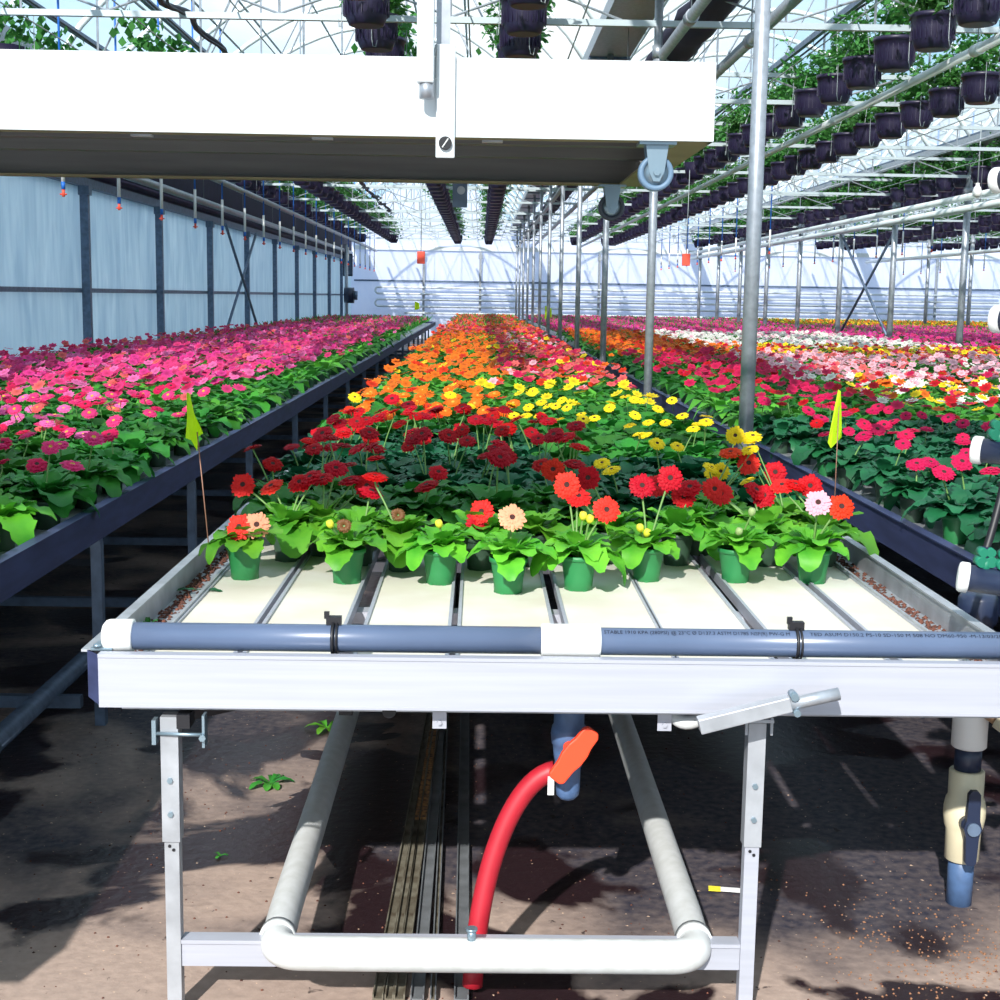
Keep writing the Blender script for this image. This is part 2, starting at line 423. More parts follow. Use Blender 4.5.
t = thing('side_curtain', 'dark rolled curtain filling the gap above the eave rail of the left wall', 'curtain', (-4.4, 25, 2.72))
MB().box(-4.42, -4.39, 8, 48.5, 2.71, 3.45).build('fabric', 'curtain', t)
MB().tube([(-4.37,8,2.76),(-4.37,48.5,2.76)], .045, 10).build('roll', 'curtain', t)

# long overhead pipes
def long_pipe(x, z, r, y0, y1, lab, m='galv', name='overhead_pipe'):
    t = thing(name, lab, 'pipe', (x, (y0+y1)/2, z), 'overhead pipes')
    MB().tube([(x,y0,z),(x,y1,z)], r, 14).build('tube', m, t)
    y = y0+2.2; k = 0
    while y < y1:
        o = MB().tube([(x,y,z+r),(x,y,z+.62)], .004, 5).build('hanger_wire', 'wire', t)
        if y < 16: MB().tube([(x,y-.06,z),(x,y+.06,z)], r*1.22, 14).build('joint', m, t)
        y += 3.6; k += 1
    return t
long_pipe(1.17+.03, 3.08, .034, 6.2, 47, 'galvanized pipe running over the pole row from above the right end of the hanging tray')
long_pipe(1.70, 3.10, .036, 7.0, 47, 'galvanized pipe passing just right of the large pole at the top of the picture')
long_pipe(3.15, 3.07, .032, 7.0, 46, 'pale pipe running between the two nearest rows of hanging baskets on the right', 'bow')
long_pipe(-3.45, 2.92, .04, 9.0, 47, 'pale pipe running beneath the baskets near the left side wall')
long_pipe(-4.26, 2.84, .05, 9.0, 47, 'grey pipe running just above the dark eave rail of the left wall')
long_pipe(6.95, 2.98, .05, 14., 47, 'upper of two pale pipes running along the second row of poles', 'bow')
long_pipe(6.95, 2.82, .05, 14., 47, 'lower of two pale pipes running along the second row of poles', 'bow')
long_pipe(12.83, 2.8, .05, 25., 47, 'distant pale pipe running along the third row of poles', 'bow')

# heating loops on the far wall
for k, (za, zb) in enumerate([(1.75, 1.53), (1.33, 1.10)]):
    mb = MB(); y = YB-.2; r = .1
    pts = [(18, y, za), (-3.5, y, za)] + [(-3.5-.11*math.sin(a), y, (za+zb)/2+(za-zb)/2*math.cos(a)) for a in [PI*j/8 for j in range(1, 8)]] + [(-3.5, y, zb), (18, y, zb)]
    mb.tube(pts, .035, 8); o = mb.build('heating_loop', 'white_beam', loc=(-3.5, y, za))
    tag(o, '%s white hairpin heating pipe mounted on the far end wall' % ('upper' if k == 0 else 'lower'), 'heating pipe', 'heating loops on the far wall')
mb = MB(); mb.tube([(-2.6,YB-.2,.88),(18,YB-.2,.88)], .035, 8)
tag(mb.build('heating_pipe', 'white_beam', loc=(-2.6,YB-.2,.88)), 'single straight white heating pipe lowest on the far end wall', 'heating pipe')

# electrical box and circulator in the far left corner
t = thing('control_box', 'dark control box hung beside the far left corner', 'box', (-4.25, 45, 2.3)); MB().box(-4.35, -4.05, 45, 45.15, 2.05, 2.75).build('case', 'pvc_navy', t, bevel=.01); MB().box(-4.32, -4.08, 44.985, 45, 2.1, 2.7).build('door', 'galv_dark', t); MB().tube([(-4.2,45.1,2.7),(-4.2,45.1,3.0)], .02, 8).build('conduit', 'galv', t)
t = thing('riser_pipe', 'vertical grey pipe with a round dark pump in the far left corner', 'pipe', (-4.15, 44, 0))
MB().tube([(-4.15,44,0),(-4.15,44,3.0)], .055, 12).build('tube', 'galv', t)
MB().tube([(-4.2,43.9,1.45),(-3.9,43.9,1.45)], .24, 20).build('pump', 'pvc_navy', t)
MB().tube([(-3.9,43.9,1.45),(-3.8,43.9,1.45)], .14, 16).build('pump_motor', 'galv_dark', t)

# drooping dark cable under the roof
pts = []
for k in range(160):
    y = 7.4+k*.155; pts.append((-2.0+.035*math.sin(k*.9)+.015*math.sin(k*.31), y, 3.30+.03*math.sin(k*.45)))
t = thing('roof_cable', 'thick dark cable strung lengthwise under the roof left of the two middle basket rows', 'cable', (-2, 7.4, 3.3))
MB().tube(pts, .022, 8).build('cable_run', 'cable', t)
MB().tube([(p[0]+.03+.02*math.sin(i*.7), p[1], p[2]-.035+.02*math.cos(i*.5)) for i, p in enumerate(pts)], .010, 6).build('thin_cord', 'cable', t)

# ------------------------------------------------------------------ middle bench
BX0, BX1, BY0, BY1 = -.765, 1.112, 2.665, 46.
ZT = .76; ZB = .71
bench = thing('rolling_bench', 'middle aluminium growing bench with white boards, bare at its near end', 'bench', (.17, BY0, 0))
mb = MB(); mb.box(-.735, BX1, BY0, BY0+.006, .655, ZT); mb.box(-.735, BX1, BY0-.0005, BY0+.035, .654, .660); mb.box(-.735, BX1, BY0-.002, BY0+.022, ZT-.006, ZT+.001)
mb.build('front_beam', 'alu', bench)
mb = MB(); mb.box(-.70, BX1-.02, BY0+.036, BY0+.09, .640, .6535); mb.build('end_rail', 'alu_dull', bench)
mb = MB()
mb.add([(BX0,2.70,.665),(BX0,2.70,ZT),(-.735,BY0,ZT),(-.735,BY0,.658),(BX0+.004,2.72,.66),(BX0+.004,2.72,ZT)], [(0,1,2,3),(0,4,5,1)]); mb.box(BX0, BX0+.012, 2.70, 2.78, .665, .758)
mb.build('corner_bracket', 'rail_dark', bench)
mb = MB(); mb.tube([(-.745,2.70,.765),(-.745,2.70,.772)], .008, 6); mb.tube([(-.725,2.74,.765),(-.725,2.74,.772)], .008, 6); mb.box(-.757, -.715, 2.695, 2.755, ZT, .765); mb.build('corner_plate', 'zinc', bench)
for s, x, nm in ((1, BX0, 'left'), (-1, BX1, 'right')):
    mb = MB()
    mb.box(min(x, x+s*.008), max(x, x+s*.008), 2.70, BY1, .665, ZT)
    mb.box(min(x-s*.012, x+s*.012), max(x-s*.012, x+s*.012), 2.70, BY1, ZT-.004, ZT+.001)
    mb.box(min(x, x+s*.075), max(x, x+s*.075), 2.70, BY1, .694, .700)
    mb.box(min(x+s*.075, x+s*.082), max(x+s*.075, x+s*.082), 2.70, BY1, .694, .722)
    mb.build('side_trough', 'alu_dull', bench)
bds = [(-.680,-.513),(-.480,-.300),(-.252,-.068),(-.040,.176),(.216,.420),(.428,.625),(.668,.872),(.905,1.030)]
bds = [(-.680,-.505),(-.482,-.300),(-.250,-.062),(-.036,.175),(.212,.418),(.427,.625),(.668,.870),(.900,1.030)]
for a, b in bds:
    o = MB().box(a, b, BY0+.02, BY1-.05, ZB-.012, ZB).build('bench_board', 'board', bench)
    mb = MB()
    for xx in (a-.006, b-.002): mb.box(xx, xx+.008, BY0+.02, BY1-.05, ZB-.022, ZB+.006)
    mb.build('edge_strip', 'alu', o)
for k, y in enumerate([2.92, 3.42, 4.08] + [5.2+1.2*i for i in range(34)]):
    if k > 12 and k % 2: continue
    MB().box(BX0+.02, BX1-.02, y-.03, y+.03, .655, .684).build('cross_member', 'alu', bench)
MB().box(BX0, BX1, BY1-.01, BY1, .655, ZT).build('rear_beam', 'alu', bench)
for x, y in [(-.070, 2.715), (.382, 2.715)]:
    mb = MB(); mb.box(x-.014, x+.014, y, y+.004, .602, .655); mb.tube([(x,y-.006,.615),(x,y,.615)], .005, 6); mb.build('rail_tab', 'alu', bench)
MB().tube([(-.17,2.71,.641),(-.17,2.70,.641)], .014, 14).build('plug', 'black', bench)
for yi, y in enumerate([2.70, 5.1, 7.5, 9.9, 12.3]):
    for x in (-.603, .563):
        L = MB().bar((x,y,0), (x,y,.62), .029, .029).build('leg', 'alu_dull' if x < 0 else 'alu', bench)
        if yi == 0:
            mb = MB(); mb.box(x-.0175, x+.0175, y-.0185, y+.0185, .372, .63); o = mb.build('sleeve', 'alu_dull', L)
            mb = MB()
            for z in (.43, .50): MB().tube([(x,y-.018,z),(x,y-.023,z)], .006, 6).build('bolt', 'zinc', L)
            mb = MB()
            mb.tube([(x-.004,y-.015,.362),(x-.004,y-.016,.362)], .0035, 8); mb.tube([(x+.004,y-.015,.354),(x+.004,y-.016,.354)], .0035, 8); mb.build('pin_hole', 'black', L)
    mb = MB(); mb.box(-.588, .548, y-.010, y+.022, .105, .160); mb.box(-.588, .548, y-.014, y+.024, .154, .162)
    mb.build('foot_rail', 'alu', bench)
# u-bolt clamp on the left leg
mb = MB(); mb.tube([(-.632,2.68,.597),(-.57,2.675,.597),(-.53,2.675,.597)], .004, 6); mb.box(-.636, -.628, 2.675, 2.70, .575, .625); mb.box(-.534, -.529, 2.66, 2.69, .575, .64); mb.tube([(-.532,2.658,.597),(-.532,2.65,.597)], .007, 6)
mb.build('clamp', 'zinc', bench)

# PVC drain pipe on the bench front
py, pz, pr = 2.725, .783, .031
pipe = thing('drain_pipe', 'grey plastic pipe with white coupling lying along the front of the middle bench', 'pipe', (0, py, pz))
MB().tube([(-.70,py,pz),(.15,py,pz)], pr-.0035, 28).build('pipe_section', 'pvc_grey', pipe)
MB().tube([(.23,py,pz),(1.34,py,pz)], pr-.0035, 28).build('pipe_section', 'pvc_grey', pipe)
Mc = Matrix.Translation((-.738,py,pz)) @ Matrix.Rotation(PI/2, 4, 'Y')
MB().lathe([(0,0),(.024,0),(.031,.006),(.033,.012),(.034,.058),(.028,.060)], Mc, 28).build('end_cap', 'white_plastic', pipe)
Mc = Matrix.Translation((.130,py,pz)) @ Matrix.Rotation(PI/2, 4, 'Y')
MB().lathe([(.028,0),(.0335,.002),(.034,.006),(.034,.114),(.0335,.118),(.028,.120)], Mc, 28).build('coupling', 'white_plastic', pipe)
def font(txt, x, size, parent, width):
    cu = bpy.data.curves.new('print', 'FONT'); cu.body = txt; cu.size = size; cu.extrude = .0002; cu.resolution_u = 2
    o = bpy.data.objects.new('tmp', cu); COL.objects.link(o); bpy.context.view_layer.update()
    me = bpy.data.meshes.new_from_object(o.evaluated_get(bpy.context.evaluated_depsgraph_get()))
    bpy.data.objects.remove(o)
    xs = [v.co.x for v in me.vertices]; sc = width/(max(xs)-min(xs)); x0 = min(xs)
    # wrap the letters around the pipe wall
    R = pr-.0035+.0006
    for v in me.vertices:
        a = math.radians(47) + v.co.y/R
        v.co = Vector((x+(v.co.x-x0)*sc, -math.cos(a)*R + (0), math.sin(a)*R))
    me.materials.clear(); me.materials.append(MATS['ink'])
    ob = bpy.data.objects.new('printed_text', me); COL.objects.link(ob); ob.parent = parent; return ob
font('STABLE 1910 KPA (280PSI) @ 23\u00b0C \u00d8 D137.3 ASTM D1785 NSF(R) PW-G M', .255, .0125, pipe, .37)
font('TED ASUM D150.2 PS-10 SD-150 M 508 NO DM60-950 -M-13/03/20-11A NO.NA', .665, .0125, pipe, .46)
for x in (-.283, .640):
    mb = MB(); R = pr+.001
    mb.tube([(x, py+R*math.cos(a), pz+R*math.sin(a)) for a in [2*PI*j/24 for j in range(25)]], .0035, 6, cap=False)
    mb.tube([(x+.008, py+R*math.cos(a), pz+R*math.sin(a)) for a in [2*PI*j/24 for j in range(25)]], .0025, 6, cap=False)
    mb.box(x-.014, x+.016, py-.006, py+.012, pz+.028, pz+.044); mb.box(x-.018, x-.008, py-.004, py+.004, pz+.040, pz+.054)
    mb.build('cable_tie', 'black', pipe)

# heating pipe U under the bench
hp = thing('heating_pipe', 'white U-shaped heating pipe running beneath the middle bench', 'heating pipe', (.03, 2.66, .15))
pts = [(-.405,14,.15)]; R = .055; zc = .152; yf = 2.655
pts += [(-.400, yf+.2, zc), (-.397, yf+R+.02, zc)]
for j in range(1, 8): a = PI/2*j/7; pts.append((-.397+R-R*math.cos(a), yf+R-R*math.sin(a), zc))
pts += [(0, yf, zc-.002)]
for j in range(0, 8): a = PI/2*j/7; pts.append((.458-R+R*math.sin(a), yf+R-R*math.cos(a), zc-.002))
pts += [(.460, yf+.2, zc), (.47, 14, .15)]
MB().tube(pts, .0345, 20).build('tube', 'pipe_white', hp)
MB().tube([(-.3985,yf+.06,zc),(-.3985,yf+.085,zc)], .0375, 20).build('weld_ring', 'pipe_white', hp)
MB().tube([(.459,yf+.06,zc),(.459,yf+.085,zc)], .0375, 20).build('weld_ring', 'pipe_white', hp)
mb = MB(); mb.tube([(.0,yf,.18),(.0,yf,.205)], .009, 10); mb.tube([(.0,yf,.203),(.0,yf,.208)], .012, 10); mb.build('air_vent', 'zinc', hp)

# drain valve
vx, vy = .198, 2.83
vl = thing('drain_valve', 'blue-grey plastic drain valve hanging under the middle bench', 'valve', (vx, vy, .60))
MB().lathe([(.0,.415),(.016,.417),(.024,.426),(.026,.44),(.0265,.487),(.029,.489),(.029,.494),(.0265,.496),(.030,.505),(.032,.52),(.033,.535),(.036,.538),(.038,.56),(.036,.574),(.032,.578),(.032,.605),(.029,.612),(.028,.655),(0,.655)],
           Matrix.Translation((vx,vy,0)), 28).build('body', 'pvc_blue', vl)
MB().tube([(vx,vy-.02,.54),(vx,vy-.055,.54)], .014, 14).build('valve_stem', 'orange_red', vl)
c = Vector((vx+.008, vy-.058, .535)); d = Vector((.056,0,.078)).normalized(); w = Vector((d.z,0,-d.x))
prof = [(-.068,.012),(-.062,.019),(-.03,.020),(-.012,.024),(.012,.024),(.03,.020),(.055,.019),(.064,.013)]
v = []
for s in (0, 1):
    for l_, ww in prof: v.append(c+d*l_+w*ww+Vector((0,-.016*s,0)))
    for l_, ww in reversed(prof): v.append(c+d*l_-w*ww+Vector((0,-.016*s,0)))
n = 16; mb = MB(); mb.add(v, [tuple(reversed(range(n))), tuple(range(n, 2*n))]+[(k, (k+1) % n, n+(k+1) % n, n+k) for k in range(n)])
mb.build('handle', 'orange_red', vl, bevel=.003)
# red hose
def bez(P, n=24):
    out = []
    for i in range(n+1):
        t = i/n; a = [Vector(p) for p in P]
        while len(a) > 1: a = [a[k].lerp(a[k+1], t) for k in range(len(a)-1)]
        out.append(a[0])
    return out
hs = thing('garden_hose', 'thick red hose curving from the drain valve down to the ground', 'hose', (0, 2.8, .02))
MB().tube(bez([(.172,2.835,.475),(.09,2.84,.46),(.035,2.83,.30),(.012,2.80,.20),(.003,2.78,.02)]) , .0215, 18).build('hose_body', 'hose_red', hs)
mb = MB(); mb.box(.155, .168, 2.806, 2.815, .432, .470); mb.box(.062, .070, 2.808, 2.812, .335, .352); mb.build('white_tape', 'white_plastic', hs)['label'] = 'scraps of white tape stuck on the hose'

# locking lever on the right leg
lv = thing('locking_lever', 'grey metal locking lever resting across the top of the right front leg', 'lever', (.56, 2.63, .64))
MB().bar((.432,2.60,.650), (.606,2.60,.697), .030, .030).build('square_tube', 'alu_dull', lv, bevel=.002)
MB().tube([(.595,2.60,.692),(.700,2.60,.716)], .0125, 14).build('round_handle', 'galv', lv)
mb = MB(); mb.tube([(.612,2.583,.712),(.612,2.617,.712)], .008, 8); mb.tube([(.618,2.583,.680),(.618,2.617,.680)], .007, 8); mb.build('rivet', 'zinc', lv)
mb = MB(); mb.box(.535, .592, 2.665, 2.685, .636, .642); mb.box(.536, .541, 2.668, 2.674, .61, .645); mb.box(.586, .591, 2.668, 2.674, .61, .645); mb.build('leg_clamp', 'alu_dull', lv)
# black adjusting bar beside left leg
bb = thing('adjusting_bar', 'black square bar reaching inward from the left front leg of the middle bench', 'bar', (-.57, 2.74, .62))
MB().bar((-.572,2.735,.622), (-.30,3.02,.612), .022, .022).build('bar_body', 'black', bb)
MB().box(-.588, -.562, 2.68, 2.735, .607, .635).build('socket', 'black', bb)
MB().box(-.30, -.27, 3.0, 3.04, .54, .64).build('hook', 'black', bb)
t = thing('spigot', 'short white plastic elbow under the beam near the right leg', 'pipe elbow', (.415, 2.73, .62))
MB().tube(bez([(.40,2.75,.65),(.395,2.73,.62),(.42,2.70,.615),(.45,2.72,.625)], 10), .014, 12).build('elbow', 'pipe_white', t)
MB().tube([(.40,2.75,.645),(.40,2.75,.66)], .018, 12).build('collar', 'pipe_white', t)

# ------------------------------------------------------------------ standpipe and manifolds at the right edge
sx, sy = 1.20, 3.26
sp = thing('standpipe', 'cream and navy plastic standpipe rising from the ground right of the middle bench', 'pipe', (sx, sy, 0))
T = Matrix.Translation((sx,sy,0))
MB().lathe([(.031,-.02),(.031,.16)], T, 28).build('lower_pipe', 'pvc_blue', sp)
vb = MB().lathe([(.036,.112),(.041,.116),(.042,.19),(.046,.20),(.050,.225),(.050,.245),(.046,.268),(.042,.275),(.042,.338),(.038,.342)], T, 28).build('valve_body', 'cream', sp)
MB().lathe([(.032,.33),(.032,.41)], T, 28).build('middle_pipe', 'pvc_navy', sp)
MB().lathe([(.038,.398),(.042,.402),(.042,.60),(.038,.604)], T, 28).build('upper_sleeve', 'white_plastic', sp)
MB().lathe([(.038,.59),(.038,.70),(.044,.705),(.047,.715),(.047,.765),(.042,.775),(.030,.78),(0,.78)], T, 28).build('top_coupling', 'pvc_navy', sp)
mb = MB(); mb.tube([(sx-.006,sy-.04,.222),(sx-.006,sy-.075,.222)], .022, 16); hd = mb.build('valve_handle', 'pvc_navy', sp)
mb = MB(); p = Vector((sx-.008, sy-.072, .222))
v = []
for s in (0, .014):
    for z, w_ in [(-.092,.008),(-.085,.013),(-.02,.016),(0,.022),(.02,.016),(.085,.014),(.094,.007)]: v.append((p.x+w_, p.y-s, p.z+z))
    for z, w_ in [(.094,.007),(.085,.014),(.02,.016),(0,.022),(-.02,.016),(-.085,.013),(-.092,.008)]: v.append((p.x-w_, p.y-s, p.z+z))
mb.add(v, [tuple(reversed(range(14))), tuple(range(14,28))]+[(k,(k+1)%14,14+(k+1)%14,14+k) for k in range(14)]); mb.build('handle_blade', 'pvc_navy', hd)
mb = MB(); mb.tube([p+Vector((0,-.012,0)), p+Vector((0,-.022,0))], .016, 14); mb.build('hub_cap', 'galv_dark', hd)
tp = MB().tube([(sx+.02,sy-.03,.50),(sx+.045,sy-.06,.485)], .017, 14).build('side_tap', 'brass', sp)
MB().tube([(sx+.045,sy-.06,.485),(sx+.085,sy-.10,.455)], [.023,.021], 14).build('tap_nozzle', 'cream', tp)
MB().tube([(sx+.085,sy-.10,.455),(sx+.10,sy-.115,.444)], .019, 14).build('tap_opening', 'black', tp)
mb = MB(); mb.box(sx+.0, sx+.12, sy-.075, sy-.055, .527, .545); mb.tube([(sx+.05,sy-.065,.49),(sx+.05,sy-.065,.53)], .01, 10); mb.build('tap_lever', 'valve_red', tp)

def manifold(a, b, r, lab, lugs, rows):
    a = Vector(a); b = Vector(b); d = (b-a).normalized()
    t = thing('water_manifold', lab, 'pipe', a, 'capped manifold pipes at the right edge')
    MB().tube([a+d*.02, b], r, 24).build('pipe_section', 'pvc_navy', t)
    Mc = Matrix.Translation(a) @ d.to_track_quat('Z', 'Y').to_matrix().to_4x4()
    MB().lathe([(r*.75,0),(r*1.05,.002),(r*1.15,.006),(r*1.15,.022),(r*.98,.024)], Mc, 24).build('end_cap', 'white_plastic', t)
    for k in range(lugs):
        p = a+d*(.055+.042*k); mb = MB()
        mb.tube([p+Vector((0,0,r*.6)), p+Vector((0,0,r+.020))], .012, 10)
        for q in (-1, 1):
            mb.tube([p+Vector((q*.010,-.012,r+.012)), p+Vector((q*.012,.012,r+.014))], .012, 10)
            mb.tube([p+Vector((q*.008,-.012,r+.032)), p+Vector((q*.009,.012,r+.034))], .010, 10)
        mb.build('outlet_fitting', 'fitting_green', t)
    return t
manifold((1.030,2.93,.884), (1.335,2.84,.855), .0285, 'navy manifold pipe with a white cap and green outlets level with the bench top', 3, 1)
manifold((1.068,3.0,1.150), (1.335,2.84,1.135), .0265, 'navy manifold pipe, white capped, in front of crimson flowers at the right edge', 2, 1)
manifold((1.112,3.05,1.430), (1.335,2.84,1.425), .026, 'navy manifold pipe end with white cap, in line with the far wall base', 2, 1)
manifold((1.112,3.1,1.728), (1.335,2.84,1.735), .024, 'topmost capped manifold pipe, only its pale end showing at the right edge', 0, 1)
st_ = thing('manifold_stand', 'steel post holding the capped manifold pipes at the right edge', 'post', (1.335, 2.84, 0))
MB().tube([(1.335,2.84,.0),(1.335,2.84,1.80)], .022, 14).build('post_shaft', 'galv', st_)
MB().box(1.30,1.37,2.80,2.88,0,.01).build('foot_plate', 'galv_dark', st_)
for k, (a, b) in enumerate([((1.135,2.965,1.12),(1.075,2.915,.915)), ((1.165,2.95,1.12),(1.125,2.90,.905))]):
    t = thing('feed_tube', '%s of two thin black tubes linking the manifold pipes' % ('left' if k == 0 else 'right'), 'tube', b, 'black feed tubes')
    MB().tube(bez([a, Vector(a).lerp(Vector(b),.5)+Vector((.008,0,0)), b], 8), .0085, 10).build('tube_body', 'black', t)
    MB().tube([Vector(b), Vector(b)+(Vector(a)-Vector(b))*.16], .0125, 10).build('tube_sleeve', 'pvc_navy', t)

# ------------------------------------------------------------------ other benches
def side_bench(x0, x1, y0, y1, lab, legs, m, grp=None, legx=None):
    t = thing('rolling_bench', lab, 'bench', ((x0+x1)/2, y0, 0), grp)
    for s, x in ((1, x0), (-1, x1)):
        mb = MB(); mb.box(min(x,x+s*.012), max(x,x+s*.012), y0, y1, .655, ZT); mb.box(min(x-s*.006,x+s*.03), max(x-s*.006,x+s*.03), y0, y1, ZT-.004, ZT+.001); mb.box(min(x-s*.001,x+s*.05), max(x-s*.001,x+s*.05), y0, y1, .654, .66)
        o = mb.build('side_rail', m, t)
    for yy in (y0, y1-.012): MB().box(x0, x1, yy, yy+.012, .655, ZT).build('end_beam', m, t)
    MB().box(x0+.02, x1-.02, y0+.02, y1-.02, .675, ZB).build('deck', 'alu_dull', t)
    for (yy, nn) in legs:
        for xx in nn:
            MB().bar((xx,yy,0),(xx,yy,.63), .035, .035).build('leg', 'galv_dark', t)
        mb = MB(); mb.box(x0+.02, x1-.02, yy-.018, yy+.018, .615, .65); mb.build('cross_arm', 'galv_dark', t)
        mb = MB(); mb.box(x0+.1, x1-.1, yy-.018, yy+.018, .06, .10); mb.build('foot_bar', 'galv_dark', t)
    return t
side_bench(-4.2, -1.235, 1.9, 39.5, 'long dark-railed bench of pink gerberas left of the middle bench', [(2.6,(-1.27,-2.7,-4.1))]+[(4.63+1.55*i if i < 2 else 7.75+1.95*(i-2), (-1.27,-2.7,-4.1)) for i in range(17)], 'rail_dark')
side_bench(1.375, 3.95, 2.75, 46.5, 'dark-railed bench of gerberas just right of the roof poles', [(6.2+1.95*i,(1.41,2.6,3.9)) for i in range(17)], 'rail_dark')
names = ['second bench of gerberas to the right of the roof poles', 'bench of gerberas just beyond the second pole row', 'second bench beyond the second pole row', 'bench of gerberas beyond the third pole row', 'last bench of gerberas at the far right']
RB = [(4.05,6.85,9.),(7.25,9.9,17.),(10.05,12.7,24.),(13.1,15.8,31.),(15.95,18.6,38.)]
for (a, b, y), nm in zip(RB, names):
    side_bench(a, b, y, 46.5, nm, [(y+1+4*i, (a+.1, b-.1)) for i in range(int((45-y)/4)+1)], 'rail_dark')
t = thing('heating_pipe', 'dull grey pipe on the ground in the shade under the left bench', 'heating pipe', (-1.45, 2.5, .1))
MB().tube([(-1.45,2.3,.105),(-1.45,30,.105)], .033, 14).build('tube', 'galv_dark', t)
MB().tube([(-1.45,4.0,.105),(-1.45,4.06,.105)], .038, 14).build('joint', 'galv_dark', t)

# ------------------------------------------------------------------ hanging tray
TX0, TX1, TY0, TY1, TZ0, TZ1 = -2.6, .444, 2.75, 3.87, 1.762, 1.908
tr = thing('hanging_tray', 'big white bench tray hanging overhead across the top left', 'tray', (-.9, 3.3, TZ0))
mb = MB(); mb.box(TX0, TX1, TY0, TY0+.008, TZ0, TZ1); mb.box(TX0, TX1, TY0-.0005, TY0+.02, TZ1-.006, TZ1+.001); mb.build('front_beam', 'white_beam', tr)
mb = MB(); mb.box(TX0, TX1, TY0+.008, TY0+.045, TZ0, TZ0+.005); mb.build('front_flange', 'tray_flange', tr)
mb = MB(); mb.box(TX0, TX1, TY1-.008, TY1, TZ0, TZ1); mb.build('rear_beam', 'tray_inner', tr)
mb = MB(); mb.box(TX0, TX1, TY1-.045, TY1-.008, TZ0, TZ0+.005); mb.build('rear_flange', 'tray_flange', tr)
mb = MB(); mb.box(TX1-.008, TX1, TY0+.008, TY1-.008, TZ0, TZ1); mb.box(TX1-.075, TX1-.008, TY0+.045, TY1-.045, TZ0, TZ0+.005); mb.build('side_beam', 'tray_flange', tr)
mb = MB(); mb.box(TX0, TX0+.008, TY0+.008, TY1-.008, TZ0, TZ1); mb.build('side_beam', 'tray_flange', tr)
for k in range(12):
    a = TX0+.03+k*.249
    MB().box(a, a+.2485, TY0+.009, TY1-.009, TZ0+.075, TZ0+.087).build('tray_board', 'board', tr)
for y in (3.0, 3.31, 3.6): MB().box(TX0+.01, TX1-.01, y-.02, y+.02, TZ0+.045, TZ0+.075).build('cross_member', 'tray_inner', tr)
for x in (-1.02, -.66, -.31, .02):
    MB().box(x-.02, x+.02, TY0+.04, TY0+.06, TZ0-.004, TZ0).build('clip', 'alu_dull', tr)
def caster(x, y, wm, lab, r):
    t = thing('caster_wheel', lab, 'wheel', (x, y, TZ0), 'casters under the hanging tray')
    MB().box(x-.036, x+.036, y-.03, y+.03, TZ0-.006, TZ0).build('mounting_plate', 'zinc', t)
    zc = TZ0-.058
    mb = MB()
    for s in (-1, 1):
        v = [(x-.022, y+s*.017, TZ0-.006), (x+.022, y+s*.017, TZ0-.006), (x+.015, y+s*.017, zc+.002), (x+.006, y+s*.017, zc-.017), (x-.006, y+s*.017, zc-.017), (x-.015, y+s*.017, zc+.002)]
        v2 = [(p[0], p[1]+s*.003, p[2]) for p in v]
        mb.add(v+v2, [tuple(range(6)), tuple(reversed(range(6,12)))]+[(k,(k+1)%6,6+(k+1)%6,6+k) for k in range(6)])
    mb.build('fork', 'zinc', t)
    M = Matrix.Translation((x,y,zc)) @ Matrix.Rotation(PI/2, 4, 'X')
    w = MB().lathe([(r*.70,-.012),(r*.93,-.013),(r,-.009),(r,.009),(r*.93,.013),(r*.70,.012),(r*.70,-.012)], M, 32).build('tyre', wm, t)
    MB().lathe([(0,-.010),(r*.7,-.010),(r*.7,.010),(0,.010)], M, 24).build('hub', 'zinc', t)
    MB().tube([(x,y-.026,zc),(x,y+.026,zc)], .007, 6).build('axle_bolt', 'zinc', t)
caster(.339, 2.79, 'wheel', 'pale grey caster wheel under the front right corner of the hanging tray', .0345)
caster(.350, 3.835, 'wheel_dark', 'dark caster wheel under the rear right corner of the hanging tray', .0355)
hg = thing('hanger_post', 'white square hanger post with flat bolted strap gripping the hanging tray', 'hanger', (-.1, 2.73, 1.72))
mb = MB(); mb.box(-.124, -.092, 2.705, 2.737, 1.856, 3.26); mb.build('square_tube', 'white_beam', hg, bevel=.003)
mb = MB(); mb.tube([(-.106,2.721,1.828),(-.106,2.721,1.86)], .0135, 16); mb.build('inner_pin', 'galv', hg)
mb = MB(); mb.box(-.0885, -.052, 2.741, 2.746, 1.722, 1.932); st = mb.build('strap', 'white_beam', hg, bevel=.002)
mb = MB(); mb.box(-.089, -.063, 2.750, 2.757, 1.92, 3.26); mb.build('flat_bar', 'galv', hg)
mb = MB(); mb.tube([(-.070,2.741,1.749),(-.070,2.734,1.749)], .0125, 16); bo = mb.build('strap_bolt', 'black', hg)
mb = MB(); mb.box(-.071, -.069, 2.7325, 2.734, 1.739, 1.759, M=Matrix.Translation((-.07,0,1.749)) @ Matrix.Rotation(.6, 4, 'Y') @ Matrix.Translation((.07,0,-1.749))); mb.build('bolt_slot', 'white_plastic', bo)
mb = MB(); mb.tube([(-.092,2.715,1.905),(-.0885,2.735,1.93),(-.0885,2.736,1.87),(-.096,2.73,1.857)], .002, 6); mb.build('wire_loop', 'wire', hg)
mb = MB(); mb.box(-.12, .0, 2.69, 2.80, 3.255, 3.27); mb.build('top_plate', 'galv', hg)
hg2 = thing('hanger_bracket', 'dark bracket with round bolt under the rear edge of the hanging tray', 'bracket', (-.02, 3.87, 1.70))
MB().box(-.078, -.038, 3.875, 3.885, 1.70, 1.775).build('plate', 'galv_dark', hg2)
MB().tube([(-.055,3.868,1.745),(-.055,3.876,1.745)], .011, 14).build('bolt', 'galv', hg2)
